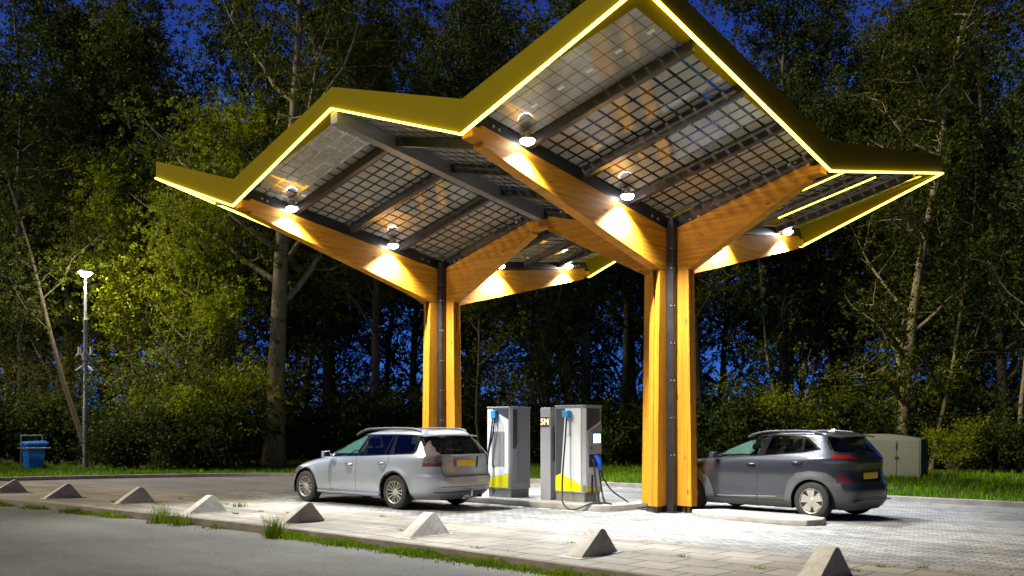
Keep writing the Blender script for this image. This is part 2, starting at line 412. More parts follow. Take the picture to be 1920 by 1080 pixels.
# far kerb and the verge behind it
FK1 = offset_line(FK, .22)
o = strip('kerb', FK, FK1, .105, .11, M['kerb'], skirtA=-.05); tag(o, kind='structure')
bx = MB(); K = resample(FK1, 70)
far = [(p[0] * 1.0 - 60 * (1 if p[0] < -15 else max(0, (-p[0]) / 15)), p[1] + 60 if p[1] > -3 else -13 + (p[1] + 13) * 6) for p in K]
bx.add([(*p, .085) for p in K] + [(*p, .085) for p in far], [(i, i + 1, 70 + i + 1, 70 + i) for i in range(69)])
tag(bx.build('verge', M['soil']), kind='structure')

# islands
def island(name, poly, z0, z1, label):
    mb = MB(); mb.prism(poly, lambda x, y: (x, y, z0), lambda x, y: (x, y, z1))
    o = mb.build(name, M['kerb'], None, 30, .03, 3); return tag(o, label, 'kerb island')
def rounded(x0, x1, y0, y1, r, k=6):
    P = []
    for cx, cy, a in ((x1 - r, y1 - r, 0), (x0 + r, y1 - r, 90), (x0 + r, y0 + r, 180), (x1 - r, y0 + r, 270)):
        for i in range(k + 1):
            w = R(a + 90 * i / k); P.append((cx + r * math.cos(w), cy + r * math.sin(w)))
    return P
island('kerb_island', rounded(-7.6, -.75, -1.08, .95, .55), -.02, .12, 'long raised concrete island carrying the two white charging cabinets')
island('kerb_island', [(.75, -.35), (1.1, -.72), (2.9, -.98), (3.35, -.86), (3.5, -.55), (3.4, -.2), (2.9, .15), (1.1, .2)], -.02, .1, 'short low concrete island beside the rear wheel of the dark grey car')
for i, (u, v) in enumerate([(932, 947), (974, 950), (1022, 953.5), (1068, 957), (1112, 960.5)]):
    D = FPX * 1.65 / (v - HORIZON); x, y = at(u, D)
    tag(MB().box(x - .2, x + .12, y - .05, y + .05, -.008, -.003).build('road_marking', M['mark']),
        'short white paint dash on the pavers, ' + ['nearest the silver car', 'second from the silver car', 'in the middle of the row of five', 'under the front of the black hanging cable', 'nearest the big timber column'][i], 'road marking', 'white paint dashes in front of the charger island')

# drain cover on the pavers in front of the dark car
# concrete wedges on the strip
def wedge():
    mb = MB()
    prof = [(-.53, 0), (.53, 0), (.50, .03), (.20, .335), (.13, .355), (.07, .34), (-.50, .035)]
    mb.prism(prof, lambda y, z: (-.16 - .03 * (1 - z / .355), y, z), lambda y, z: (.13 + .05 * (1 - z / .355), y, z))
    mb.box(-.26, .24, -.62, .60, -.01, .012)
    return mb.build('concrete_wedge', M['concrete'], None, 30, .012, 2)
W0 = wedge()
spots = [(-15.75, -7.15, -12, 'leftmost low concrete wedge, cut by the left edge of the photo'),
         (-12.75, -6.98, -9, 'concrete wedge on the paving strip in front of the lamp post'),
         (-10.05, -6.45, -7, 'low concrete wedge with a tuft of grass at its left foot, third from the left'),
         (-6.6, -6.62, -4, 'concrete wedge on the strip left of the silver car, below its bonnet'),
         (-3.6, -6.4, -2, 'concrete wedge on the strip below the front wheel of the silver car'),
         (-.38, -6.33, 0, 'concrete wedge on the strip below the rear wheel of the silver car'),
         (2.87, -6.28, 0, 'concrete wedge on the strip between the timber column and the street'),
         (5.98, -6.1, 0, 'largest and nearest concrete wedge, cut by the bottom edge of the photo')]
for i, (x, y, a, lab) in enumerate(spots):
    o = W0 if i == 0 else W0.copy()
    if i: COL.objects.link(o)
    o.location = (x, y, 0); o.rotation_euler = (0, 0, R(a + (i * 37 % 7) - 3)); o.scale = (.74, .79, .98 + .02 * (i % 3)); tag(o, lab, 'concrete wedge', 'concrete wedges along the paving strip')

# ================================================================== CANOPY
A_, BF, BB = 3.39, 5.9, 6.05
C2 = -6.78
def zp(lx, ly):
    return 5.94 + .8 * abs(lx) / A_ + .8 * abs(ly) / (BF if ly < 0 else BB)
can = empty('charging_canopy', (0, 0, 0))
tag(can, 'large folded solar canopy with yellow light edged fascia on two orange timber columns', 'canopy')
def local_beam(name, poly, half, cx, ang, mat, parent, bevel=.008, bolts=()):
    """poly in (r,z) ; built with x along the arm, then rotated about z"""
    mb = MB(); mb.prism(poly, lambda r, z: (r, -half, z), lambda r, z: (r, half, z))
    for r, z in bolts:
        for s in (-1, 1): mb.lathe([(0, s * .022), (.028, s * .02), (.03, 0)], 'y', (r, s * half, z), 8, 1)
    o = mb.build(name, [mat, M['galv']], parent, 30, bevel, 1); o.location = (cx, 0, 0); o.rotation_euler = (0, 0, ang); return o
for cx in (0, C2):
    core = MB(); core.box(-.085, .085, -.27, .27, .02, 5.9); core.box(-.27, .27, -.085, .085, .02, 5.9)
    for sx in (1, -1):
        for sy in (1, -1):
            core.box(min(sx * .12, sx * .27), max(sx * .12, sx * .27), min(sy * .12, sy * .27), max(sy * .12, sy * .27), .0, 5.86)
    core.box(-.33, .33, -.33, .33, -.004, .02)
    for z in (1.15, 1.9, 2.65, 3.4, 4.15, 4.9, 5.3):
        core.lathe([(0, -.012), (.013, -.010), (.014, 0)], 'y', (.225, -.27, z), 8, 1); core.lathe([(0, .012), (.013, .010), (.014, 0)], 'x', (.27, -.225, z), 8, 1)
    steel = core.build('steel_column', [M['steel'], M['galv']], can, None); steel.location = (cx, 0, 0)
    for k in range(4):
        ang = k * math.pi / 2; Lr = A_ if k % 2 == 0 else (BB if k == 1 else BF)
        post = MB()
        for s in (1, -1):
            # two glued halves that open into a narrow V at the top
            pr = [(.003, .13), (.115, .13), (.115, 4.868), (.05, 4.868), (.003, 4.05)]
            lo = lambda w, z, s=s: (.27, s * w, z); hi = lambda w, z, s=s: (.60 - .075 * z / 4.87, s * w, z)
            post.prism(pr, lo, hi)
        for q in (.33, .45):
            post.box(q, q + .06, -.05, .05, .0, .13, 1)
        o = post.build('timber_post', [M['wood_z'], M['steel']], can, 30, .006, 1); o.location = (cx, 0, 0); o.rotation_euler = (0, 0, ang)
        Lb = Lr - .12 if not ((cx == 0 and k == 2) or (cx == C2 and k == 0)) else Lr - .004
        zt = lambda r: 5.67 + .84 * r / Lr
        local_beam('timber_beam', [(.27, zt(.27)), (.27, 4.87), (.53, 4.87), (Lb - .25, 6.17), (Lb - .25, 6.24), (Lb, 6.27), (Lb, zt(Lb) - .06), (Lb - .22, zt(Lb) - .06), (Lb - .22, zt(Lb))], .12, cx, ang, M['wood_x'], can)
        local_beam('valley_gutter', [(.0, 5.70), (Lr - .1, 6.53), (Lr - .1, 6.73), (.0, 5.925)], .085, cx, ang, M['steel'], can, 0, [(Lr - .75, 6.52), (Lr - .62, 6.55)] + [(.55, 5.86), (.75, 5.89)])
        for s in (.55, .85):
            pass
# bolts on the valley steel near the shared ridge are part of the gutters
for cx in (0, C2):
    for sx in (1, -1):
        for sy in (-1, 1):
            B = BF if sy < 0 else BB
            for k in range(1, 4):
                y = sy * B * k / 4
                x0, x1 = cx + sx * .09, cx + sx * (A_ - .10)
                mb = MB()
                def sec(x, w, dz0, dz1):
                    z = zp(x - cx, y); return [(x, y - w, z - dz0), (x, y + w, z - dz0), (x, y + w, z - dz1), (x, y - w, z - dz1)]
                mb.hexa(sec(x0, .035, .17, .012), sec(x1, .035, .17, .012))
                mb.hexa(sec(x0, .06, .185, .172), sec(x1, .06, .185, .172))
                rf = mb.build('rafter', M['steel'], can)
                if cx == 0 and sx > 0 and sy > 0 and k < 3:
                    q = MB(); q.hexa(sec(.9, .012, .20, .186), sec(x1 - .25, .012, .20, .186)); q.build('led_light_line', M['led'], rf)  # glowing lines added in place of edge LED reflections under these rafters
            for k in range(4):
                y0, y1 = sy * B * k / 4, sy * B * (k + 1) / 4
                e = .10 if k < 3 else .30
                ya, yb = y0 + sy * .04, y1 - sy * (.04 if k < 3 else .28)
                if k == 0: ya = y0 + sy * .09
                x0, x1 = cx + sx * .09, cx + sx * (A_ - (.28 if not (cx == 0 and sx < 0 or cx == C2 and sx > 0) else .13))
                v = [(x0, ya, zp(x0 - cx, ya)), (x1, ya, zp(x1 - cx, ya)), (x1, yb, zp(x1 - cx, yb)), (x0, yb, zp(x0 - cx, yb))]
                pm = MB().add(v, [(0, 1, 2, 3)])
                po = pm.build('solar_panel', M['pv_dense'] if (k == 3 and sy < 0 and cx == 0 and sx > 0) else M['pv'], can)
                if cx == 0 and sx > 0 and sy < 0 and k == 3:
                    for j in range(5):
                        x = .75 + j * .55; y = -5.02 - .02 * (j % 2)
                        q = [(x + a, y + b, zp(x + a, y + b) - .004) for a, b in ((-.06, -.035), (.06, -.035), (.06, .035), (-.06, .035))]
                        MB().add(q, [(0, 1, 2, 3)]).build('junction_sticker', M['label_white'], po)
                if cx == 0 and sx > 0 and sy < 0 and k == 2:
                    x, y = .72, -3.3
                    q = [(x + a, y + b, zp(x + a, y + b) - .004) for a, b in ((-.04, -.06), (.04, -.06), (.04, .06), (-.04, .06))]
                    MB().add(q, [(0, 1, 2, 3)]).build('junction_sticker', M['label_white'], po)
# ridge beam over the shared edge and perimeter purlins
for sy, B in ((-1, BF), (1, BB)):
    mb = MB(); x = -A_
    y0, y1 = 0, sy * (B - .05)
    mb.hexa([(x - .10, y0, 6.42), (x + .10, y0, 6.42), (x + .10, y0, 6.735), (x - .10, y0, 6.735)], [(x - .10, y1, 7.25), (x + .10, y1, 7.25), (x + .10, y1, 7.53), (x - .10, y1, 7.53)])
    mb.build('ridge_beam', M['steel_grey'], can)
def fascia_seg(P0, P1, I0, I1, zb0, zb1, zt0, zt1, zi0, zi1, out):
    mb = MB()
    # soffit and outer face as one folded sheet with 30 mm thickness
    lo = [(*P0, zb0), (*P0, zt0), (*I0, zi0 + .16), (*I0, zi0 - .02)]
    hi = [(*P1, zb1), (*P1, zt1), (*I1, zi1 + .16), (*I1, zi1 - .02)]
    mb.hexa(lo, hi)
    f = mb.build('fascia', M['fascia'], can)
    ox, oy = out
    e = .032
    q = MB()
    def s(P, z): return [(P[0] - ox * .012, P[1] - oy * .012, z - .034), (P[0] + ox * e, P[1] + oy * e, z - .034), (P[0] + ox * e, P[1] + oy * e, z - .002), (P[0] - ox * .012, P[1] - oy * .012, z - .002)]
    q.hexa(s(P0, zb0), s(P1, zb1)); q.build('led_light_line', M['led'], f)
ZM, ZK, TM, TK = 6.31, 7.52, 6.85, 7.90
w = .29
for cx in (0, C2):
    for sy, B in ((-1, BF), (1, BB)):
        for sx in (1, -1):
            shared = (cx == 0 and sx < 0) or (cx == C2 and sx > 0)
            P0 = (cx, sy * B); P1 = (cx + sx * A_, sy * B)
            I0 = (cx, sy * (B - w)); I1 = (cx + sx * (A_ - (0 if shared else w)), sy * (B - w))
            fascia_seg(P0, P1, I0, I1, ZM, ZK, TM, TK, zp(0, sy * (B - w)), zp(I1[0] - cx, I1[1]), (0, sy))
for cx, sx in ((0, 1), (C2, -1)):
    for sy, B in ((-1, BF), (1, BB)):
        P0 = (cx + sx * A_, 0); P1 = (cx + sx * A_, sy * B); I0 = (cx + sx * (A_ - w), 0); I1 = (cx + sx * (A_ - w), sy * (B - w))
        fascia_seg(P0, P1, I0, I1, ZM, ZK, TM, TK, zp(A_ - w, 0), zp(A_ - w, I1[1]), (sx, 0))
# floodlights
FLOOD = 2900
for cx in (0, C2):
    for y in (-4.66, -1.84, 1.86, 4.76):
        x = cx + .275; z = zp(.275, y) - .2
        fb = MB(); fb.lathe([(0, .10), (.055, .10), (.06, .02), (.12, .0), (.12, -.035), (.10, -.04)], 'z', (x, y, z + .03), 20)
        fb.box(x - .12, x - .02, y - .02, y + .02, z + .08, z + .11)
        f = fb.build('floodlight', M['galv'], can, 35)
        MB().lathe([(.0, -.11), (.055, -.10), (.095, -.08), (.12, -.045), (.12, -.02)], 'z', (x, y, z + .022), 20).build('lens', M['lens'], f, 60)
        ld = bpy.data.lights.new('floodlight_beam', 'SPOT'); ld.energy = FLOOD; ld.color = (.90, .95, 1.0)
        ld.spot_size = R(122); ld.spot_blend = .75; ld.shadow_soft_size = .05
        lo = bpy.data.objects.new('floodlight_beam', ld); COL.objects.link(lo); lo.location = (x, y, z - .10); lo.parent = can
# ================================================================== CHARGERS
def vent(mb, axis, a0, a1, z0, z1, pos, depth, n, m=0):
    """vertical louvre ribs on a face"""
    for i in range(n):
        a = a0 + (a1 - a0) * (i + .15) / n; b = a + (a1 - a0) / n * .7
        if axis == 'x': mb.box(a, b, pos - depth, pos, z0, z1, m)
        else: mb.box(pos, pos + depth, a, b, z0, z1, m)
def charger_body(x0, x1, y0, y1, label, h=2.19, ch=.05):
    e = empty('charging_station', ((x0 + x1) / 2, (y0 + y1) / 2, .12)); tag(e, label, 'charging station', 'rapid chargers on the island')
    bpy.context.view_layer.update()
    off = e.location
    def put(name, mb, mats, bev=0, sm=None, parent=None):
        mb.v = [(v[0] - off.x, v[1] - off.y, v[2] - off.z) for v in mb.v]
        return mb.build(name, mats, parent or e, sm, bev)
    put('plinth', MB().box(x0 + .02, x1 - .02, y0 + .02, y1 - .02, .12, .31), M['plinth'], .008)
    poly = [(x0 + .015, y0), (x1 - ch, y0), (x1, y0 + ch), (x1, y1), (x0 + .015, y1)]
    put('housing', MB().prism(poly, lambda x, y: (x, y, .31), lambda x, y: (x, y, h - .035)), M['silver'], .006)
    put('roof_cap', MB().prism([(x0, y0 - .015), (x1 - ch + .01, y0 - .015), (x1 + .015, y0 + ch - .01), (x1 + .015, y1 + .01), (x0, y1 + .01)], lambda x, y: (x, y, h - .034), lambda x, y: (x, y, h)), M['silver'], .006)
    return e, put
def face_y(y):  # panel polygons (x,z) on a face looking to -y
    return lambda poly, d=.008: MB().prism(poly, lambda x, z: (x, y - d, z), lambda x, z: (x, y - .0005, z))
def face_x(x):
    return lambda poly, d=.008: MB().prism(poly, lambda y, z: (x + d, y, z), lambda y, z: (x + .0005, y, z))
def drape(pts, n=10):
    P = smooth_line([p for p in pts], .06) if len(pts[0]) == 2 else None
    out = []; Q = [np.array(p, float) for p in pts]; Q = [2 * Q[0] - Q[1]] + Q + [2 * Q[-1] - Q[-2]]
    for i in range(1, len(Q) - 2):
        for k in range(n):
            t = k / n
            out.append(tuple(.5 * ((2 * Q[i]) + (-Q[i - 1] + Q[i + 1]) * t + (2 * Q[i - 1] - 5 * Q[i] + 4 * Q[i + 1] - Q[i + 2]) * t * t + (-Q[i - 1] + 3 * Q[i] - 3 * Q[i + 1] + Q[i + 2]) * t ** 3)))
    out.append(tuple(Q[-2])); return out

# left charger
x0, x1, y0, y1 = -4.46, -3.71, -.74, -.09
e, put = charger_body(x0, x1, y0, y1, 'white charging station with slatted vent panels, just behind the silver car')
fy = face_y(y0)
put('front_panel', fy([(x0 + .01, .56), (x0 + .01, 2.13), (x0 + .14, 2.13), (x1 - .08, 1.88), (x1 - .08, .66)]), M['white'], .003)
put('dark_panel', fy([(x0 + .18, 2.135), (x1 - .08, 2.135), (x1 - .08, 1.90)], .006), M['anthracite'])
put('yellow_panel', fy([(x0 + .01, .34), (x0 + .01, .555), (x1 - .08, .655), (x1 - .08, .34)]), M['yellow'], .003)
v = MB(); v.box(x0 + .14, x1 - .20, y0 - .012, y0 - .009, .82, 1.62); vent(v, 'x', x0 + .15, x1 - .21, .84, 1.60, y0 - .012, .012, 9); put('vent_panel', v, M['silver'])
put('cable_holder', MB().box(x0 + .20, x0 + .34, y0 - .10, y0 - .01, 1.92, 2.10), M['cyan'], .012)
for j, dx in enumerate((.24, .30)):
    c = MB(); c.tube(drape([(x0 + dx, y0 - .07, 1.93), (x0 + dx - .03, y0 - .10, 1.55), (x0 + dx - .10 - .04 * j, y0 - .13, 1.1), (x0 + dx - .16, y0 - .15, .62), (x0 + .0, y0 - .12, .3), (x0 - .25, y0 - .02, .15)]), .019, 8); put('cable', c, M['black'], 0, 60)
fx = face_x(x1)
put('dark_panel', fx([(y0 + .06, 2.12), (y0 + .20, 2.12), (y0 + .20, 1.35), (y0 + .14, 1.22), (y0 + .06, 1.24)]), M['anthracite'], .003)
v = MB(); v.box(x1 + .001, x1 + .006, y0 + .22, y1 - .03, .42, 2.06); vent(v, 'y', y0 + .23, y1 - .04, .44, 2.04, x1 + .006, .012, 11); put('vent_panel', v, M['silver'])
# right charger
x0, x1, y0, y1 = -2.52, -1.70, -.62, -.04
e, put = charger_body(x0, x1, y0, y1, 'white charging station with lit screen, blue plug and hanging black cables, nearest the big column')
fy = face_y(y0)
put('dark_panel', fy([(x0 + .03, .66), (x0 + .03, 2.12), (x0 + .29, 2.12), (x0 + .17, .72)]), M['anthracite'], .003)
put('front_panel', fy([(x0 + .175, .71), (x0 + .295, 2.12), (x1 - .10, 2.12), (x1 - .10, .50)]), M['white'], .003)
put('corner_panel', MB().prism([(x1 - .05, y0 - .004), (x1 + .004, y0 + .05), (x1 - .004, y0 + .054), (x1 - .054, y0 + .004)], lambda x, y: (x, y, .48), lambda x, y: (x, y, 2.12)), M['white'])
put('yellow_panel', fy([(x0 + .02, .34), (x0 + .02, .655), (x0 + .17, .715), (x1 - .10, .49), (x1 - .10, .34)], .0075), M['yellow'], .003)
put('cable_holder', MB().box(x0 + .30, x0 + .46, y0 - .13, y0 - .009, 1.93, 2.07), M['cyan'], .012)
put('holder_plate', MB().box(x0 + .32, x0 + .44, y0 - .03, y0 - .009, 1.55, 1.93), M['white'], .006)
fx = face_x(x1)
put('front_panel', fx([(y0 + .06, .40), (y0 + .06, 1.62), (y1 - .02, 1.86), (y1 - .02, .42)]), M['white'], .003)
put('dark_panel', fx([(y0 + .07, 2.12), (y1 - .06, 2.12), (y1 - .06, 1.84), (y0 + .16, 1.63), (y0 + .07, 1.65)], .006), M['anthracite'], .003)
put('yellow_panel', fx([(y0 + .06, .34), (y0 + .06, .46), (y1 - .05, .385), (y1 - .05, .34)], .010), M['yellow'], .002)
put('control_panel', MB().prism([(y0 + .11, 1.16), (y0 + .11, 1.60), (y1 - .03, 1.79), (y1 - .03, 1.16)], lambda y, z: (x1 + .009, y, z), lambda y, z: (x1 + .035, y, z)), M['silver'], .006)
put('screen_surround', MB().box(x1 + .036, x1 + .05, y0 + .22, y1 - .07, 1.36, 1.62), M['cyan'], .004)
put('screen', MB().box(x1 + .051, x1 + .055, y0 + .24, y1 - .10, 1.38, 1.57), M['screen'])
put('button', MB().lathe([(0, .018), (.02, .018), (.024, .0)], 'x', (x1 + .036, y0 + .19, 1.27), 12), M['black'])
put('socket_recess', MB().box(x1 + .009, x1 + .02, y0 + .14, y1 - .03, .86, 1.14), M['anthracite'], .004)
cn = MB(); cn.tube([(x1 + .03, y0 + .30, 1.08), (x1 + .09, y0 + .31, 1.06), (x1 + .14, y0 + .32, .98), (x1 + .15, y0 + .33, .86), (x1 + .14, y0 + .33, .80)], [.05, .065, .06, .05, .034], 10)
cn.tube([(x1 + .02, y0 + .32, 1.12), (x1 + .14, y0 + .34, 1.03)], [.03, .045], 8)
put('connector', cn, M['blue'], 0, 60)
c2 = MB(); c2.tube([(x1 + .02, y0 + .19, 1.04), (x1 + .09, y0 + .19, 1.0), (x1 + .11, y0 + .195, .88)], [.03, .034, .024], 8); put('connector', c2, M['black'], 0, 60)
c2 = MB(); c2.tube([(x1 + .02, y0 + .44, .98), (x1 + .08, y0 + .44, .95), (x1 + .09, y0 + .44, .84)], [.025, .03, .02], 8); put('connector', c2, M['black'], 0, 60)
for path, r in (
    ([(x0 + .40, y0 - .09, 1.92), (x0 + .38, y0 - .13, 1.3), (x0 + .36, y0 - .17, .75), (x0 + .40, y0 - .24, .32), (x0 + .58, y0 - .44, .135), (x0 + .82, y0 - .54, .02), (x1 + .22, y0 - .56, .03), (x1 + .52, y0 - .43, .15), (x1 + .55, y0 - .14, .14), (x1 + .34, y0 + .02, .13), (x1 + .22, y0 + .12, .36), (x1 + .11, y0 + .195, .88)], .019),
    ([(x1 + .14, y0 + .33, .80), (x1 + .20, y0 + .30, .50), (x1 + .35, y0 + .20, .2), (x1 + .55, y0 + .02, .14), (x1 + .75, y0 - .08, .13), (x1 + .58, y0 - .02, .14), (x1 + .30, y0 + .06, .14), (x1 + .10, y0 + .16, .20), (x1 + .05, y0 + .2, .42), (x1 + .04, y0 + .22, .7)], .022),
    ([(x1 + .09, y0 + .44, .84), (x1 + .12, y0 + .50, .62), (x1 + .30, y0 + .56, .36), (x1 + .60, y0 + .60, .18), (x1 + .95, y0 + .58, .02), (x1 + 1.35, y0 + .52, .02), (x1 + 1.5, y0 + .85, .02), (x1 + 2.2, y0 + 1.1, .05)], .018),
    ([(x1 + .9, y0 + .48, .02), (x1 + .98, y0 + .60, .02), (x1 + 1.35, y0 + .92, .12), (x1 + 1.6, y0 + 1.1, .3)], .017)):
    c = MB(); c.tube(drape(path), r, 8); put('cable', c, M['black'], 0, 60)
# totem
e = empty('payment_totem', (-2.80, -.45, .12)); tag(e, 'slim grey totem with glowing orange figures beside the right charging station', 'totem')
def tput(name, mb, mat, bev=0, sm=None):
    mb.v = [(v[0] + 2.80, v[1] + .45, v[2] - .12) for v in mb.v]; return mb.build(name, mat, e, sm, bev)
tput('housing', MB().box(-2.96, -2.66, -.60, -.28, .12, 2.15), M['silver'], .02)
tput('slot_recess', MB().prism([(-.55, .95), (-.55, 1.70), (-.50, 1.76), (-.42, 1.76), (-.36, 1.70), (-.36, .95)], lambda y, z: (-2.6597, y, z), lambda y, z: (-2.655, y, z)), M['plinth'])
tput('slot', MB().box(-2.6545, -2.648, -.50, -.47, 1.02, 1.60), M['black'])
dsp = tput('display', MB().box(-2.945, -2.70, -.606, -.6005, 1.72, 1.94), M['anthracite'])
def text_mesh(name, body, size, mat, parent, loc, rot, depth=.002, align='CENTER'):
    cu = bpy.data.curves.new(name, 'FONT'); cu.body = body; cu.size = size; cu.extrude = depth; cu.align_x = align; cu.align_y = 'CENTER'
    tmp = bpy.data.objects.new(name, cu); COL.objects.link(tmp); bpy.context.view_layer.update()
    me = bpy.data.meshes.new_from_object(tmp.evaluated_get(bpy.context.evaluated_depsgraph_get()))
    bpy.data.objects.remove(tmp); me.materials.clear(); me.materials.append(mat)
    return link_mesh(name, me, parent, loc, rot)
fig = text_mesh('lit_figures', '5M', .19, M['orange_led'], e, (-2.825 + 2.80, -.6105 + .45, 1.83 - .12), (R(90), 0, 0), .003)
fig.data.materials[0] = M['orange_led']

# ================================================================== CABINET, LAMP, BIN
e = empty('utility_cabinet', (-1.5, 15.3, .08)); tag(e, 'grey green utility cabinet with arched top on the grass behind the dark car', 'cabinet')
prof = [(-1.42, 0)] + [(-1.42 + 2.84 * k / 12, 1.28 + .17 * math.sin(math.pi * k / 12)) for k in range(13)] + [(1.42, 0)]
mb = MB(); mb.prism(prof, lambda x, z: (x, -.33, z), lambda x, z: (x, .33, z)); mb.build('housing', M['cabinet'], e, 20, .012)
mb = MB(); mb.box(1.421, 1.43, -.30, .30, .03, 1.24); mb.build('shaded_side', M['cabinet_shade'], e)  # thin sheet carrying the painted shade of this end
mb = MB(); mb.box(-1.36, .64, -.35, -.331, .05, 1.24); mb.build('door', M['cabinet'], e, None, .006)
mb = MB(); mb.box(.67, 1.38, -.35, -.331, .05, 1.24); d = mb.build('door', M['cabinet'], e, None, .006)
MB().box(.60, .72, -.37, -.351, .62, .70).build('lock', M['black'], d); MB().box(.63, .68, -.37, -.351, .95, 1.14).build('handle', M['black'], d)

lx, ly = -27.07, -.56
e = empty('lamp_post', (lx, ly, .08)); tag(e, 'tall grey lamp post with a lit lantern and crossbar of two cylinders', 'lamp post')
mb = MB(); mb.tube([(0, 0, -.02), (0, 0, 2.45)], .105, 16); mb.tube([(0, 0, 2.45), (0, 0, 2.55), (0, 0, 6.0)], [.105, .085, .078], 16); mb.tube([(0, 0, 6.0), (0, 0, 6.05), (0, 0, 7.75)], [.078, .055, .05], 14)
mb.build('pole', M['galv'], e, 40)
ca, sa = math.cos(YAW), math.sin(YAW)
mb = MB(); mb.tube([(-.38 * ca, -.38 * sa, 4.58), (.38 * ca, .38 * sa, 4.58)], .035, 8); mb.tube([(0, 0, 4.35), (0, 0, 4.7)], .13, 12); br = mb.build('bracket', M['galv'], e, 40)
for s in (-1, 1):
    mb = MB(); mb.tube([(s * .24 * ca, s * .24 * sa, 4.6), (s * .24 * ca, s * .24 * sa, 4.90)], .065, 12); mb.build('sensor_cylinder', M['label_white'], br, 40)
    mb = MB(); mb.tube([(s * .08 * ca, s * .08 * sa, 4.16), (s * .34 * ca + .08 * sa, s * .34 * sa - .08 * ca, 3.94)], [.045, .055], 8); mb.build('camera', M['galv'], br, 40)
mb = MB(); mb.lathe([(0, .16), (.12, .15), (.26, .10), (.28, .06), (.28, .03), (.10, .03), (.06, -.12)], 'z', (0, 0, 7.85), 20); h = mb.build('lantern', M['galv'], e, 40)
M['lantern'] = emit('lantern_glow', (1.0, .93, .72), 90)
MB().lathe([(0, -.17), (.12, -.14), (.2, -.07), (.24, .02)], 'z', (0, 0, 7.86), 16).build('lamp_glass', M['lantern'], h, 60)
ld = bpy.data.lights.new('street_lamp_light', 'POINT'); ld.energy = 1500; ld.color = (1, .92, .70); ld.shadow_soft_size = .12
lo = bpy.data.objects.new('street_lamp_light', ld); COL.objects.link(lo); lo.location = (0, 0, 7.56); lo.parent = e

e = empty('wheelie_bin', (-28.45, -2.02, .08), R(4)); tag(e, 'blue wheelie bin on the grass left of the lamp post', 'bin')
mb = MB(); b = [(-.27, -.33), (.27, -.33), (.27, .33), (-.27, .33)]; mb.hexa([(x * .82, y * .8, .06) for x, y in b], [(x * 1.05, y * 1.1, 1.0) for x, y in b]); mb.box(-.32, .32, -.40, .40, .96, 1.03); mb.build('body', M['bin'], e, 30, .025)
mb = MB(); mb.hexa([(-.33, -.42, 1.04), (.33, -.42, 1.04), (.33, .42, 1.04), (-.33, .42, 1.04)], [(-.28, -.36, 1.12), (.28, -.36, 1.12), (.28, .36, 1.15), (-.28, .36, 1.15)]); mb.tube([(-.3, .46, 1.06), (.3, .46, 1.06)], .025, 8); mb.build('lid', M['bin'], e, 30, .02)
for s in (-1, 1): MB().lathe([(0, -.03), (.10, -.03), (.12, 0), (.10, .03), (0, .03)], 'x', (s * .25, .30, .1), 18).build('wheel', M['rubber'], e, 40)
e2 = empty('bin_frame', (-28.45, -2.02, .08), R(4)); tag(e2, 'galvanised tube hoop and band holding the blue bin', 'bin frame')
mb = MB(); mb.tube(drape([(-.05, -.46, -.03), (-.05, -.46, .8), (-.05, -.46, 1.30), (-.07, -.40, 1.36), (-.2, .0, 1.36), (-.28, .40, 1.36), (-.30, .47, 1.30), (-.30, .50, .8), (-.30, .50, -.03)], 8), .028, 8); mb.build('hoop', M['galv'], e2, 60)
mb = MB()
for p, q in (((-.36, -.45), (.36, -.45)), ((.36, -.45), (.36, .49)), ((.36, .49), (-.36, .49)), ((-.36, .49), (-.36, -.45))): mb.tube([(*p, .86), (*q, .86)], .025, 6)
mb.build('band', M['galv'], e2, 60)
# ================================================================== CARS
def pchip(xs, ys, x):
    xs = np.array(xs, float); ys = np.array(ys, float); h = np.diff(xs); d = np.diff(ys) / h
    m = np.zeros_like(ys); m[0] = d[0]; m[-1] = d[-1]
    for i in range(1, len(xs) - 1):
        if d[i - 1] * d[i] > 0:
            w1 = 2 * h[i] + h[i - 1]; w2 = h[i] + 2 * h[i - 1]; m[i] = (w1 + w2) / (w1 / d[i - 1] + w2 / d[i])
    i = np.clip(np.searchsorted(xs, x) - 1, 0, len(xs) - 2); t = (x - xs[i]) / h[i]
    return (2 * t**3 - 3 * t**2 + 1) * ys[i] + (t**3 - 2 * t**2 + t) * h[i] * m[i] + (-2 * t**3 + 3 * t**2) * ys[i + 1] + (t**3 - t**2) * h[i] * m[i + 1]

def in_poly(p, poly):
    x, y = p; c = False; n = len(poly); j = n - 1
    for i in range(n):
        xi, yi = poly[i]; xj, yj = poly[j]
        if (yi > y) != (yj > y) and x < (xj - xi) * (y - yi) / (yj - yi) + xi: c = not c
        j = i
    return c
def circle(cx, cz, r, a0=0, a1=360, n=20):
    return [(cx + r * math.cos(R(a0 + (a1 - a0) * k / n)), cz + r * math.sin(R(a0 + (a1 - a0) * k / n))) for k in range(n + (0 if a1 - a0 == 360 else 1))]

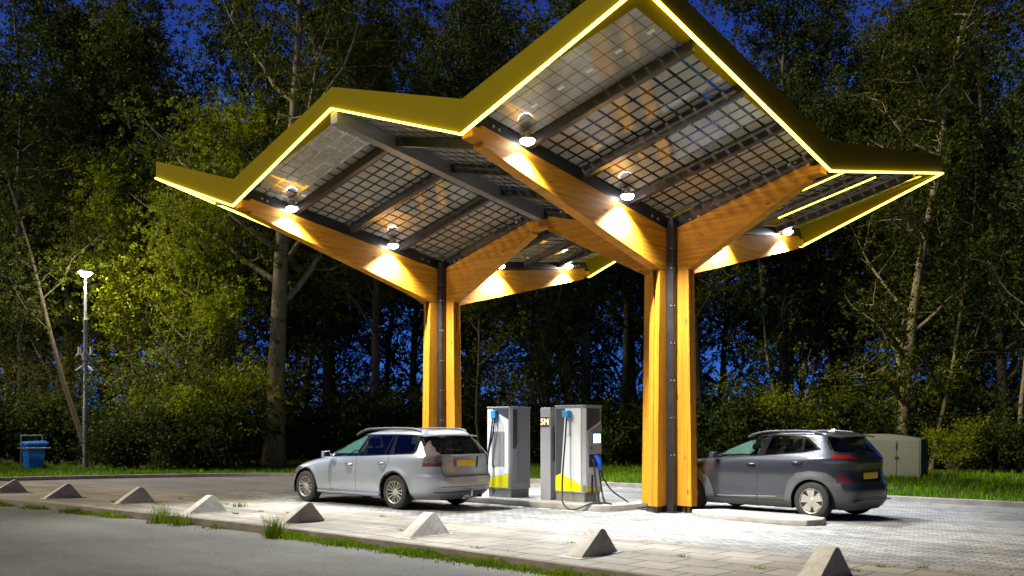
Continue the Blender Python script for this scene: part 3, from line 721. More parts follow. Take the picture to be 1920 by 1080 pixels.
class Shell:
    def __init__(s, T):
        """T: tables F,Rr,W over z, exponents nf,nr over z, wheel x positions, arch radius"""
        s.T = T
        zs = np.unique(np.round(np.concatenate([np.arange(T['z0'], T['belt'], .022), np.arange(T['belt'], T['roof'] - .12, .02), np.arange(T['roof'] - .12, T['roof'] - .03, .009), np.arange(T['roof'] - .03, T['roof'] + .0005, .0035)]), 4))
        zs = zs[zs <= T['roof']]
        sq = [(-1 + 2 * i / 130, -1) for i in range(130)] + [(1, -1 + 2 * i / 48) for i in range(48)] + [(1 - 2 * i / 130, 1) for i in range(130)] + [(-1, 1 - 2 * i / 48) for i in range(48)]
        S = np.array(sq); n = len(S)
        V = []
        for z in zs:
            F = pchip(*T['F'], z); Rr = pchip(*T['R'], z); W = pchip(*T['W'], z); nf = np.interp(z, *T['nf']); nr = np.interp(z, *T['nr'])
            c = (F + Rr) / 2; a = (Rr - F) / 2
            ex = np.where(S[:, 0] < 0, nf, nr)
            k = (np.abs(S[:, 0])**ex + np.abs(S[:, 1])**ex)**(-1 / ex)
            x = c + a * S[:, 0] * k; y = W * S[:, 1] * k
            side = np.abs(S[:, 1]) > .999
            for wx in T['wheels']:
                d = np.hypot(x - wx, (z - T['wz'])); y += np.where(side, np.sign(y) * T['flare'] * np.exp(-((d - T['arch'] - .02) / .07)**2), 0)
            for fn in T.get('mods', []): x, y = fn(x, y, z)
            V.append(np.stack([x, y, np.full(n, z)], 1))
        V = np.concatenate(V); nz = len(zs)
        bm = bmesh.new(); vs = [bm.verts.new(p) for p in V]
        for i in range(nz - 1):
            for k in range(n):
                k2 = (k + 1) % n; bm.faces.new((vs[i * n + k], vs[i * n + k2], vs[(i + 1) * n + k2], vs[(i + 1) * n + k]))
        s.tagl = bm.faces.layers.int.new('tag')
        top = bm.faces.new([vs[(nz - 1) * n + k] for k in range(n)]); bot = bm.faces.new([vs[k] for k in range(n)][::-1]); bot[s.tagl] = 99
        s.bm = bm; s.tags = {0: 'body', 99: 'underbody'}; s.mats = {}
        bm.normal_update()
    def feature(s, view, poly, t, cond=None, mirror=True, over=None):
        """view 'side': poly (x,z); 'rear'/'front': poly (y,z); 'top': poly (x,y). t is the tag (-1 deletes)"""
        bm = s.bm; L_ = s.tagl
        ax = {'side': (0, 2), 'rear': (1, 2), 'front': (1, 2), 'top': (0, 1)}[view]
        lo = [min(p[i] for p in poly) - .05 for i in (0, 1)]; hi = [max(p[i] for p in poly) + .05 for i in (0, 1)]
        def ok(c, nrm):
            if view == 'side' and (abs(nrm.y) < .28 or (not mirror and c.y > 0)): return False
            if view == 'rear' and not (nrm.x > .25 and c.x > 0): return False
            if view == 'front' and not (nrm.x < -.25 and c.x < 0): return False
            if view == 'top' and not nrm.z > .3: return False
            return cond is None or cond(c)
        cand = []
        for f in bm.faces:
            c = f.calc_center_median()
            if lo[0] <= c[ax[0]] <= hi[0] and lo[1] <= c[ax[1]] <= hi[1] and ok(c, f.normal): cand.append(f)
        geom = set(cand)
        for f in cand: geom.update(f.edges); geom.update(f.verts)
        geom = list(geom)
        for i in range(len(poly)):
            p = poly[i]; q = poly[(i + 1) % len(poly)]
            co = [0, 0, 0]; no = [0, 0, 0]; co[ax[0]], co[ax[1]] = p; dx, dz = q[0] - p[0], q[1] - p[1]
            if math.hypot(dx, dz) < 1e-6: continue
            no[ax[0]], no[ax[1]] = dz, -dx
            r = bmesh.ops.bisect_plane(bm, geom=geom, dist=1e-5, plane_co=co, plane_no=Vector(no).normalized())
            geom = r['geom']
        for f in [g for g in geom if isinstance(g, bmesh.types.BMFace) and g.is_valid]:
            c = f.calc_center_median(); f.normal_update()
            if in_poly((c[ax[0]], c[ax[1]]), poly) and ok(c, f.normal) and (over is None or f[L_] in over): f[L_] = t
    def split(s, root, spec):
        """spec: {tag: (name, material, inward offset, parent key or None)}"""
        bm = s.bm; groups = {}
        for f in bm.faces: groups.setdefault(f[s.tagl], []).append(f)
        vn = {v.index: v.normal.copy() for v in bm.verts}
        bm.verts.index_update(); bm.normal_update()
        out = {}
        for t, (name, mats, inset, par, sides) in spec.items():
            fs = groups.get(t, []) + (groups.get(7, []) if t == 0 else [])
            sets = {'': fs}
            if sides: sets = {'l': [f for f in fs if f.calc_center_median().y < 0], 'r': [f for f in fs if f.calc_center_median().y >= 0]}
            for key, ff in sets.items():
                if not ff: continue
                me = bpy.data.meshes.new(name); idx = {}; co = []; fa = []; nv = {}
                for f in ff:
                    l = []
                    for v in f.verts:
                        if v not in idx: idx[v] = len(co); co.append(v.co - v.normal * inset); nv[len(co) - 1] = v.normal.copy()
                        l.append(idx[v])
                    fa.append(l)
                me.from_pydata(co, [], fa); me.materials.append(mats)
                if t == 0: me.materials.append(M['black']); me.polygons.foreach_set('material_index', [1 if f[s.tagl] == 7 else 0 for f in ff])
                me.polygons.foreach_set('use_smooth', [len(f.verts) < 20 for f in ff])
                me.normals_split_custom_set_from_vertices([nv[i] for i in range(len(co))])
                me.update()
                out[(t, key)] = link_mesh(name, me, out.get(par) if par else root)
                if par is None: out[(t, key)].parent = root
        s.bm.free(); return out

def make_wheel(root, x, y, r, wd, kind, side):
    """side -1: outer face towards -y"""
    s = side
    w = MB(); prof = [(r * .66, -.5), (r * .70, -.52), (r * .93, -.5), (r * .985, -.42), (r, -.25), (r, .25), (r * .985, .42), (r * .93, .5), (r * .70, .52), (r * .66, .5)]
    w.lathe([(a, b * wd) for a, b in prof], 'y', (0, 0, 0), 44)
    wh = w.build('wheel', M['rubber'], root, 50); wh.location = (x, y, r)
    ry = s * wd * .5
    b = MB(); b.lathe([(r * .665, ry * .98), (r * .655, ry * 1.02), (r * .63, ry * .98), (r * .61, ry * .5), (r * .60, -ry * .9), (r * .3, -ry * .92)], 'y', (0, 0, 0), 44); b.build('rim', M['alloy'], wh, 50)
    d = MB(); d.lathe([(0, ry * .15), (r * .46, ry * .15), (r * .46, ry * .0), (0, 0)], 'y', (0, 0, 0), 32); d.lathe([(r * .46, -ry * .1), (r * .60, -ry * .1)], 'y', (0, 0, 0), 32); d.build('brake_disc', M['disc'], wh, 50)
    sp = MB(); dk = MB()
    def P(rad, a, off): return (rad * math.cos(a), off, rad * math.sin(a))
    def spoke(a, w0, w1, r0, r1, o0, o1, th, mb, skew=0):
        q = lambda rr, aa, ww, oo: [P(rr, aa - ww / rr, oo), P(rr, aa + ww / rr, oo), P(rr, aa + ww / rr, oo - s * th), P(rr, aa - ww / rr, oo - s * th)]
        mb.hexa(q(r0, a, w0, o0), q(r1, a + skew, w1, o1))
    if kind == 'multi':
        for k in range(7):
            for e in (-.20, .20):
                a = 2 * math.pi * k / 7 + e
                spoke(a, .0085, .0095, r * .15, r * .64, ry * .78, ry * .93, .03, sp)
        sp.lathe([(0, ry * .86), (r * .10, ry * .85), (r * .19, ry * .76), (r * .2, ry * .5)], 'y', (0, 0, 0), 20)
    else:
        for k in range(5):
            a = 2 * math.pi * k / 5 + .3
            spoke(a, .045, .085, r * .14, r * .635, ry * .80, ry * .93, .03, sp, .12)
            spoke(a + .52, .03, .062, r * .16, r * .62, ry * .66, ry * .80, .02, dk, .12)
        sp.lathe([(0, ry * .88), (r * .09, ry * .87), (r * .18, ry * .78), (r * .2, ry * .5)], 'y', (0, 0, 0), 20)
    sp.build('spokes', M['alloy'], wh, 30, .003, 1)
    if dk.v: dk.build('spoke_inserts', M['alloy_dark'], wh, 30)
    return wh
def arch_liner(root, x, z, r, y0, y1):
    mb = MB(); k = 20
    v = []
    for yy in (y0, y1):
        for i in range(k + 1):
            a = R(-20 + 220 * i / k); v.append((x + r * math.cos(a), yy, z + r * math.sin(a)))
    mb.add(v, [(i, i + 1, k + 1 + i + 1, k + 1 + i) for i in range(k)]); mb.add([v[k + 1 + i] for i in range(k + 1)], [tuple(range(k + 1))])
    return mb.build('wheel_arch_liner', M['black'], root)
def interior(root, xs, z):
    for i, (x, y, w) in enumerate(xs):
        mb = MB(); mb.hexa([(x - .05, y - w, z - .30), (x + .12, y - w, z - .30), (x + .12, y + w, z - .30), (x - .05, y + w, z - .30)], [(x + .12, y - w * .85, z + .33), (x + .22, y - w * .85, z + .33), (x + .22, y + w * .85, z + .33), (x + .12, y + w * .85, z + .33)])
        mb.box(x - .50, x, y - w, y + w, z - .32, z - .20)
        for hy in ((0,) if w < .4 else (-.38, .38)):
            mb.box(x + .12, x + .21, y + hy - .12, y + hy + .12, z + .36, z + .52); mb.box(x + .155, x + .175, y + hy - .04, y + hy + .04, z + .32, z + .37)
        mb.build('seat', M['seat'], root, 40, .03, 3)

M['rail'] = simple('rail_dark', (.03, .03, .032), .6, 0, .1, 6)
# ---------------------------------------------------------------- silver estate
def make_estate():
    root = empty('parked_car', (-5.97, -2.594, 0), R(.96), 1.1376)
    tag(root, 'silver estate car with roof rails and yellow plate, parked at the left charging station', 'car', 'cars charging under the canopy')
    root.scale = (1.165, 1.1376, 1.1376); root.location.x -= .05
    T = dict(z0=.19, belt=.95, roof=1.475, wheels=(-1.3375, 1.3375), wz=.31, arch=.37, flare=.016,
        F=([.19, .25, .33, .45, .56, .63, .70, .76, .82, .87, .91, .94, 1.0, 1.1, 1.2, 1.3, 1.37, 1.41, 1.44, 1.46, 1.475], [-2.12, -2.21, -2.27, -2.31, -2.29, -2.24, -2.13, -1.98, -1.74, -1.46, -1.18, -1.02, -.84, -.60, -.36, -.09, .13, .30, .48, .66, .95]),
        R=([.19, .26, .36, .50, .60, .63, .66, .80, .92, 1.0, 1.03, 1.1, 1.2, 1.3, 1.36, 1.40, 1.43, 1.455, 1.475], [2.18, 2.28, 2.345, 2.37, 2.365, 2.345, 2.315, 2.30, 2.29, 2.275, 2.25, 2.19, 2.09, 1.98, 1.91, 1.86, 1.80, 1.70, 1.45]),
        W=([.19, .24, .30, .36, .50, .62, .75, .86, .95, 1.0, 1.1, 1.2, 1.3, 1.36, 1.395, 1.42, 1.445, 1.462, 1.475], [.74, .80, .845, .862, .878, .882, .872, .862, .845, .825, .785, .742, .70, .678, .66, .635, .575, .47, .22]),
        nf=([.19, .6, .9, 1.0, 1.475], [3.6, 3.4, 3.2, 4.2, 4.5]), nr=([.19, .6, 1.0, 1.475], [5.5, 6.5, 7.5, 8]))
    S = Shell(T)
    # wheel openings
    for wx in T['wheels']:
        S.feature('side', [(wx + .37, .10)] + circle(wx, .31, .37, 0, 180, 18) + [(wx - .37, .10)], -1)
        S.feature('side', [(wx + .40, .10)] + circle(wx, .31, .398, 0, 180, 18) + [(wx - .40, .10)], 7, over=(0,))
    # day light opening with black surround, then panes
    S.feature('side', [(-.66, .925), (.6, .965), (1.80, 1.02), (1.86, 1.07), (1.86, 1.30), (1.80, 1.365), (1.2, 1.378), (.45, 1.374), (.12, 1.345), (-.12, 1.275), (-.42, 1.12)], 1)
    S.feature('side', [(-.56, .95), (.22, .972), (.40, 1.345), (.14, 1.32), (-.10, 1.255), (-.38, 1.10)], 2)
    S.feature('side', [(.33, .98), (1.02, 1.005), (1.13, 1.35), (.50, 1.35)], 3)
    S.feature('side', [(1.05, 1.005), (1.16, 1.01), (1.20, 1.35), (1.16, 1.352)], 3)
    S.feature('side', [(1.25, 1.015), (1.72, 1.045), (1.78, 1.09), (1.78, 1.28), (1.72, 1.345), (1.26, 1.352)], 3)
    # tail lamps wrap round the corner
    S.feature('side', [(2.08, .80), (2.40, .80), (2.40, 1.04), (2.19, 1.06), (2.06, 1.26), (1.98, 1.30), (1.99, 1.20), (2.05, 1.0)], 4, cond=lambda c: abs(c.y) > .5)
    S.feature('rear', [(-.95, .80), (-.57, .80), (-.57, 1.02), (-.74, 1.20), (-.95, 1.30)], 4); S.feature('rear', [(.95, .80), (.57, .80), (.57, 1.02), (.74, 1.20), (.95, 1.30)], 4)
    S.feature('rear', [(-.95, .80), (-.57, .80), (-.57, .86), (-.95, .86)], 14, over=(4,)); S.feature('rear', [(.95, .80), (.57, .80), (.57, .86), (.95, .86)], 14, over=(4,))
    S.feature('rear', [(-.73, 1.345), (.73, 1.345), (.775, 1.03), (.6, 1.015), (-.6, 1.015), (-.775, 1.03)], 5, over=(0,), cond=lambda c: c.x > 1.8)
    # number plate recess, hatch shut line, bumper strip
    S.feature('rear', [(-.36, .975), (.36, .975), (.31, .765), (-.31, .765)], 6)
    def line(view, pts, w, t=7, **k):
        for (a, b), (c, d) in zip(pts[:-1], pts[1:]):
            l = math.hypot(c - a, d - b); nx, nz = -(d - b) / l * w / 2, (c - a) / l * w / 2
            S.feature(view, [(a + nx, b + nz), (c + nx, d + nz), (c - nx, d - nz), (a - nx, b - nz)], t, over=(0,), **k)
    line('rear', [(-.60, .80), (-.55, .62), (.55, .62), (.60, .80)], .014)
    line('side', [(-.52, .23), (-.54, .60), (-.545, .94)], .011); line('side', [(.25, .24), (.27, .97)], .011); line('side', [(1.18, 1.01), (1.16, .84), (1.00, .62)], .011)
    line('side', [(-.52, .235), (.93, .235)], .010)
    line('rear', [(-.62, .435), (-.20, .428), (.20, .428), (.62, .435)], .02, 8)
    line('rear', [(-.70, .335), (.70, .335)], .02)
    S.feature('front', [(-.50, .46), (.50, .46), (.42, .64), (-.42, .64)], 9); S.feature('front', [(-.92, .56), (-.56, .54), (-.56, .70), (-.92, .72)], 10); S.feature('front', [(.92, .56), (.56, .54), (.56, .70), (.92, .72)], 10)
    # windscreen from the front/top
    S.feature('top', [(-1.02, -.64), (-1.10, 0), (-1.02, .64), (.12, .56), (.16, 0), (.12, -.56)], 11, cond=lambda c: .945 < c.z < 1.38, over=(0,))
    P = S.split(root, {0: ('body', M['silver_paint'], 0, None, False), 99: ('underbody', M['black'], 0, None, False), 1: ('window_trim', M['gloss_black'], .002, None, True), 2: ('side_window', M['glass'], .006, None, True),
        3: ('side_window', M['privacy'], .006, None, True), 4: ('tail_light', M['tail_clear'], .0, None, True), 14: ('tail_light_reflector', M['tail_dark'], 0, None, True), 5: ('rear_window', M['privacy'], .005, None, False), 6: ('plate_recess', M['silver_paint'], .022, None, False),
        8: ('bumper_reflector', M['reflector'], 0, None, False), 9: ('grille', M['black'], .01, None, False), 10: ('headlight', M['tail_clear'], .0, None, True), 11: ('windscreen', M['glass'], .004, None, False)})
    for wx in T['wheels']:
        for s in (-1, 1):
            make_wheel(root, wx, s * .755, .315, .205, 'multi', s); arch_liner(root, wx, .31, .375, s * .86, s * .50)
    for s in (-1, 1):
        b = MB(); y = s * .60
        b.tube(drape([(-.02, y - s * .01, 1.355), (.12, y, 1.415), (.35, y, 1.47), (1.0, y, 1.485), (1.50, y - s * .01, 1.475), (1.66, y - s * .01, 1.455), (1.76, y - s * .01, 1.42)], 6), .024, 8); b.build('roof_rail', M['rail'], root, 60)
        m = MB(); m.tube([(-.50, s * .83, .955), (-.50, s * .93, .97)], .03, 8)
        m.hexa([(-.56, s * .91, .91), (-.44, s * .92, .93), (-.45, s * 1.08, .94), (-.54, s * 1.07, .92)], [(-.56, s * .91, 1.05), (-.44, s * .92, 1.05), (-.45, s * 1.07, 1.04), (-.54, s * 1.06, 1.04)])
        mm = m.build('mirror', M['silver_paint'], root, 40, .02, 3)
        MB().box(-.437, -.432, min(s * .935, s * 1.05), max(s * .935, s * 1.05), .945, 1.03).build('mirror_glass', M['gloss_black'], mm)
        for hx, hz in ((.06, .80), (1.00, .845)):
            h = MB(); h.tube([(hx - .10, s * .868, hz), (hx - .07, s * .90, hz), (hx + .07, s * .90, hz), (hx + .10, s * .868, hz)], [.012, .016, .016, .012], 8); h.build('door_handle', M['chrome'], root, 60)
    # rear spoiler, wiper, plate, tow bar, exhaust
    sp = MB(); k = 14
    for z0, z1, x0, x1 in ((1.365, 1.395, 1.84, 2.0),):
        lo = [(1.90 - .05 * (abs(i / 7 - 1)) ** 2, -.66 + 1.32 * i / k) for i in range(k + 1)]
        v = [(x - .12, y, 1.40 - .02 * (y / .66) ** 2) for x, y in lo] + [(x + .13, y, 1.372 - .02 * (y / .66) ** 2) for x, y in lo] + [(x + .12, y, 1.350 - .02 * (y / .66) ** 2) for x, y in lo] + [(x - .1, y, 1.345) for x, y in lo]
        q = k + 1
        sp.add(v, [(i, i + 1, q + i + 1, q + i) for i in range(k)] + [(q + i, q + i + 1, 2 * q + i + 1, 2 * q + i) for i in range(k)] + [(2 * q + i, 2 * q + i + 1, 3 * q + i + 1, 3 * q + i) for i in range(k)] + [(0, q, 2 * q, 3 * q), (k, q + k, 2 * q + k, 3 * q + k)])
    sp.build('spoiler', M['silver_paint'], root, 50)
    MB().tube([(2.235, 0, 1.05), (2.225, -.02, 1.075), (2.20, -.36, 1.10)], [.018, .012, .008], 6).build('rear_wiper', M['black'], root, 60)
    pl = MB().box(2.286, 2.298, -.26, .26, .80, .91).build('number_plate', M['plate'], root, None, .004)
    MB().box(2.2985, 2.300, -.256, -.215, .805, .905).build('country_band', M['plate_blue'], pl)
    MB().box(2.24, 2.31, -.34, .34, .972, .995).build('plate_lamp_bar', M['silver_paint'], root, None, .008)
    tb = MB(); tb.tube(drape([(2.15, 0, .24), (2.36, 0, .22), (2.45, 0, .25), (2.46, 0, .33)], 5), .018, 8); tb.lathe([(0, -.028), (.02, -.02), (.028, 0), (.02, .02), (0, .028)], 'z', (2.46, 0, .355), 12); tb.box(2.20, 2.33, -.07, .07, .20, .26); tb.build('tow_bar', M['chrome'], root, 50)
    ex = MB(); ex.tube([(1.9, .42, .24), (2.30, .42, .235)], .03, 10); ex.build('exhaust', M['disc'], root, 60)
    # sill highlight moulding
    for s in (-1, 1):
        MB().hexa([(-.93, s * .855, .215), (.93, s * .86, .215), (.93, s * .80, .215), (-.93, s * .80, .215)], [(-.93, s * .885, .265), (.93, s * .89, .265), (.93, s * .82, .275), (-.93, s * .82, .275)]).build('sill', M['silver_paint'], root, 40, .01)
    interior(root, [(.05, -.37, .24), (.05, .37, .24), (.95, 0, .62)], .78)
    d = MB(); d.hexa([(-1.0, -.66, .62), (-.48, -.66, .62), (-.48, .66, .62), (-1.0, .66, .62)], [(-1.0, -.66, .90), (-.58, -.66, .95), (-.58, .66, .95), (-1.0, .66, .90)]); d.build('dashboard', M['seat'], root, 40, .03)
    w_ = MB(); w_.tube([(-.36 + .06 * math.cos(a), -.37 + .18 * math.sin(a), .90 + .15 * math.cos(a)) for a in np.linspace(0, 2 * math.pi, 21)], .016, 6); w_.build('steering_wheel', M['black'], root, 60)
    return root
make_estate()

# ---------------------------------------------------------------- dark grey crossover
def make_crossover():
    root = empty('parked_car', (1.668, 1.194, 0), R(-4.467), 1.0487)
    tag(root, 'dark grey crossover car behind the big timber column at the right', 'car', 'cars charging under the canopy')
    T = dict(z0=.19, belt=1.08, roof=1.555, wheels=(-1.30, 1.30), wz=.33, arch=.385, flare=.022,
        F=([.19, .26, .36, .50, .62, .72, .82, .90, .96, 1.00, 1.03, 1.06, 1.12, 1.2, 1.3, 1.4, 1.47, 1.50, 1.525, 1.545, 1.555], [-2.00, -2.07, -2.12, -2.15, -2.14, -2.10, -2.03, -1.92, -1.74, -1.52, -1.28, -1.06, -.88, -.70, -.46, -.19, .04, .20, .38, .58, .80]),
        R=([.19, .27, .38, .52, .60, .66, .74, .86, 1.0, 1.08, 1.15, 1.2, 1.3, 1.40, 1.45, 1.49, 1.52, 1.54, 1.555], [1.93, 2.00, 2.035, 2.04, 2.02, 1.985, 1.965, 1.955, 1.965, 1.95, 1.90, 1.86, 1.77, 1.68, 1.64, 1.60, 1.54, 1.44, 1.20]),
        W=([.19, .26, .33, .40, .55, .66, .80, .92, 1.02, 1.08, 1.16, 1.25, 1.35, 1.42, 1.465, 1.495, 1.52, 1.54, 1.555], [.76, .83, .87, .88, .885, .895, .905, .90, .885, .865, .82, .775, .73, .70, .682, .66, .61, .50, .24]),
        nf=([.19, .6, .9, 1.05, 1.555], [4.0, 3.8, 3.6, 4.2, 4.5]), nr=([.19, .6, 1.0, 1.2, 1.555], [4.5, 5.0, 4.6, 5.5, 6.5]))
    S = Shell(T)
    for wx in T['wheels']:
        S.feature('side', [(wx + .385, .10)] + circle(wx, .33, .385, 0, 180, 18) + [(wx - .385, .10)], -1)
    # grey cladding: arches, sills, bumper
    for wx in T['wheels']:
        r = .52
        S.feature('side', [(wx + .60, .10), (wx + .57, .42), (wx + .47, .68), (wx + .25, .835), (wx - .02, .862), (wx - .28, .82), (wx - .45, .66), (wx - .52, .42), (wx - .53, .10)], 12, over=(0,))
    S.feature('side', [(-1.0, .18), (1.0, .18), (1.0, .315), (-1.0, .30)], 12, over=(0,))
    S.feature('rear', [(-1.0, .18), (1.0, .18), (1.0, .50), (.70, .50), (.62, .40), (-.62, .40), (-.70, .50), (-1.0, .50)], 12, over=(0, 12))
    S.feature('side', [(1.70, .18), (2.2, .18), (2.2, .50), (1.70, .50)], 12, over=(0,))
    S.feature('side', [(-.80, 1.045), (.3, 1.105), (1.12, 1.175), (1.44, 1.235), (1.10, 1.475), (.40, 1.505), (.05, 1.48), (-.22, 1.405), (-.52, 1.25)], 1)
    S.feature('side', [(-.70, 1.065), (.20, 1.118), (.32, 1.475), (.07, 1.455), (-.18, 1.385), (-.47, 1.235)], 2)
    S.feature('side', [(.34, 1.13), (1.06, 1.185), (1.03, 1.45), (.43, 1.48)], 3)
    S.feature('side', [(1.12, 1.20), (1.36, 1.245), (1.10, 1.43)], 3)
    S.feature('rear', [(-.66, 1.475), (.66, 1.475), (.76, 1.25), (.70, 1.19), (-.70, 1.19), (-.76, 1.25)], 5, over=(0,), cond=lambda c: c.x > 1.5)
    # C pillar black band, slim tail lamps, low lamp clusters
    S.feature('rear', [(-.98, 1.10), (-.38, 1.055), (-.36, 1.085), (-.98, 1.155)], 4, over=(0,)); S.feature('rear', [(.98, 1.10), (.38, 1.055), (.36, 1.085), (.98, 1.155)], 4, over=(0,))
    S.feature('side', [(1.62, 1.135), (2.1, 1.155), (2.1, 1.07), (1.78, 1.075)], 4, over=(0,), cond=lambda c: abs(c.y) > .45)
    S.feature('rear', [(-.775, .785), (-.68, .79), (-.57, .68), (-.64, .645), (-.775, .66)], 14); S.feature('rear', [(.775, .785), (.68, .79), (.57, .68), (.64, .645), (.775, .66)], 14)
    S.feature('rear', [(-.36, .89), (.36, .89), (.32, .67), (-.32, .67)], 6)
    def line(view, pts, w, t=7, **k):
        for (a, b), (c, d) in zip(pts[:-1], pts[1:]):
            l = math.hypot(c - a, d - b); nx, nz = -(d - b) / l * w / 2, (c - a) / l * w / 2
            S.feature(view, [(a + nx, b + nz), (c + nx, d + nz), (c - nx, d - nz), (a - nx, b - nz)], t, over=(0, 12), **k)
    line('rear', [(-.64, 1.05), (-.60, .60), (.60, .60), (.64, 1.05)], .013)
    line('side', [(-.86, .86), (-.90, 1.02)], .011); line('side', [(.21, .24), (.24, 1.11)], .011); line('side', [(1.22, 1.19), (1.14, .98), (.98, .84)], .011); line('side', [(-.92, .24), (-.90, .66)], .011)
    S.feature('front', [(-.95, .66), (-.50, .64), (-.52, .76), (-.95, .80)], 10); S.feature('front', [(.95, .66), (.50, .64), (.52, .76), (.95, .80)], 10)
    S.feature('top', [(-1.02, -.66), (-1.12, 0), (-1.02, .66), (.06, .58), (.10, 0), (.06, -.58)], 11, cond=lambda c: 1.065 < c.z < 1.49, over=(0,))
    S.split(root, {0: ('body', M['grey_paint'], 0, None, False), 99: ('underbody', M['black'], 0, None, False), 1: ('window_trim', M['gloss_black'], .002, None, True), 2: ('side_window', M['glass'], .006, None, True), 3: ('side_window', M['privacy'], .006, None, True),
        4: ('tail_light', M['tail_red'], -.004, None, True), 14: ('lower_lamp', M['tail_dark'], -.004, None, True), 5: ('rear_window', M['privacy'], .005, None, False), 6: ('plate_recess', M['gloss_black'], .02, None, False),
        10: ('headlight', M['tail_clear'], 0, None, True), 11: ('windscreen', M['glass'], .004, None, False), 12: ('cladding', M['cladding'], -.010, None, False)})
    for wx in T['wheels']:
        for s in (-1, 1):
            make_wheel(root, wx, s * .775, .335, .215, 'blade', s); arch_liner(root, wx, .33, .392, s * .885, s * .52)
    for s in (-1, 1):
        b = MB(); y = s * .655
        b.tube(drape([(-.10, y - s * .01, 1.445), (.05, y, 1.505), (.35, y, 1.55), (.9, y - s * .01, 1.56), (1.24, y - s * .02, 1.54), (1.40, y - s * .02, 1.49)], 6), .021, 8); b.build('roof_rail', M['rail'], root, 60)
        m = MB(); m.tube([(-.66, s * .84, 1.07), (-.66, s * .93, 1.09)], .03, 8)
        m.hexa([(-.74, s * .91, 1.03), (-.60, s * .92, 1.04), (-.61, s * 1.08, 1.05), (-.71, s * 1.07, 1.04)], [(-.73, s * .91, 1.16), (-.60, s * .92, 1.17), (-.61, s * 1.06, 1.16), (-.71, s * 1.05, 1.16)])
        m.build('mirror', M['grey_paint'], root, 40, .02, 3)
        for hx, hz in ((.10, .955), (1.02, 1.005)):
            h = MB(); h.tube([(hx - .10, s * .885, hz), (hx - .07, s * .925, hz), (hx + .07, s * .925, hz), (hx + .10, s * .885, hz)], [.013, .017, .017, .013], 8); h.build('door_handle', M['grey_paint'], root, 60)
        MB().hexa([(-.62, s * .893, .335), (.215, s * .893, .36), (.215, s * .86, .36), (-.62, s * .86, .335)], [(-.66, s * .905, .355), (.215, s * .905, .38), (.215, s * .87, .38), (-.66, s * .87, .355)]).build('chrome_strip', M['chrome'], root)
        MB().hexa([(.245, s * .893, .361), (.60, s * .893, .372), (.60, s * .86, .372), (.245, s * .86, .361)], [(.245, s * .905, .381), (.66, s * .905, .392), (.66, s * .87, .392), (.245, s * .87, .381)]).build('chrome_strip', M['chrome'], root)
    k = 14; sp = MB(); lo = [(1.62 - .05 * (abs(i / 7 - 1)) ** 2, -.64 + 1.28 * i / k) for i in range(k + 1)]; q = k + 1
    v = [(x - .12, y, 1.522 - .04 * (y / .64) ** 2) for x, y in lo] + [(x + .16, y, 1.490 - .03 * (y / .64) ** 2) for x, y in lo] + [(x + .15, y, 1.468 - .03 * (y / .64) ** 2) for x, y in lo] + [(x - .1, y, 1.46) for x, y in lo]
    sp.add(v, [(i, i + 1, q + i + 1, q + i) for i in range(k)] + [(q + i, q + i + 1, 2 * q + i + 1, 2 * q + i) for i in range(k)] + [(2 * q + i, 2 * q + i + 1, 3 * q + i + 1, 3 * q + i) for i in range(k)] + [(0, q, 2 * q, 3 * q), (k, q + k, 2 * q + k, 3 * q + k)]); sp.build('spoiler', M['grey_paint'], root, 50)
    an = MB(); an.hexa([(1.12, -.03, 1.545), (1.30, -.03, 1.54), (1.30, .03, 1.54), (1.12, .03, 1.545)], [(1.24, -.006, 1.605), (1.29, -.006, 1.60), (1.29, .006, 1.60), (1.24, .006, 1.605)]); an.build('antenna', M['chrome'], root, 30)
    MB().tube([(1.90, 0, 1.18), (1.90, -.02, 1.20), (1.86, -.30, 1.225)], [.018, .012, .008], 6).build('rear_wiper', M['black'], root, 60)
    MB().box(1.952, 1.964, -.26, .26, .72, .83).build('number_plate', M['plate'], root, None, .004)
    MB().hexa([(1.98, -.72, .335), (2.045, -.60, .335), (2.045, .60, .335), (1.98, .72, .335)], [(1.98, -.72, .35), (2.048, -.60, .35), (2.048, .60, .35), (1.98, .72, .35)]).build('bumper_trim', M['gloss_black'], root)
    interior(root, [(-.05, -.37, .24), (-.05, .37, .24), (.85, 0, .62)], .90)
    d = MB(); d.hexa([(-1.05, -.66, .75), (-.55, -.66, .75), (-.55, .66, .75), (-1.05, .66, .75)], [(-1.05, -.66, 1.02), (-.62, -.66, 1.08), (-.62, .66, 1.08), (-1.05, .66, 1.02)]); d.build('dashboard', M['seat'], root, 40, .03)
    return root
make_crossover()
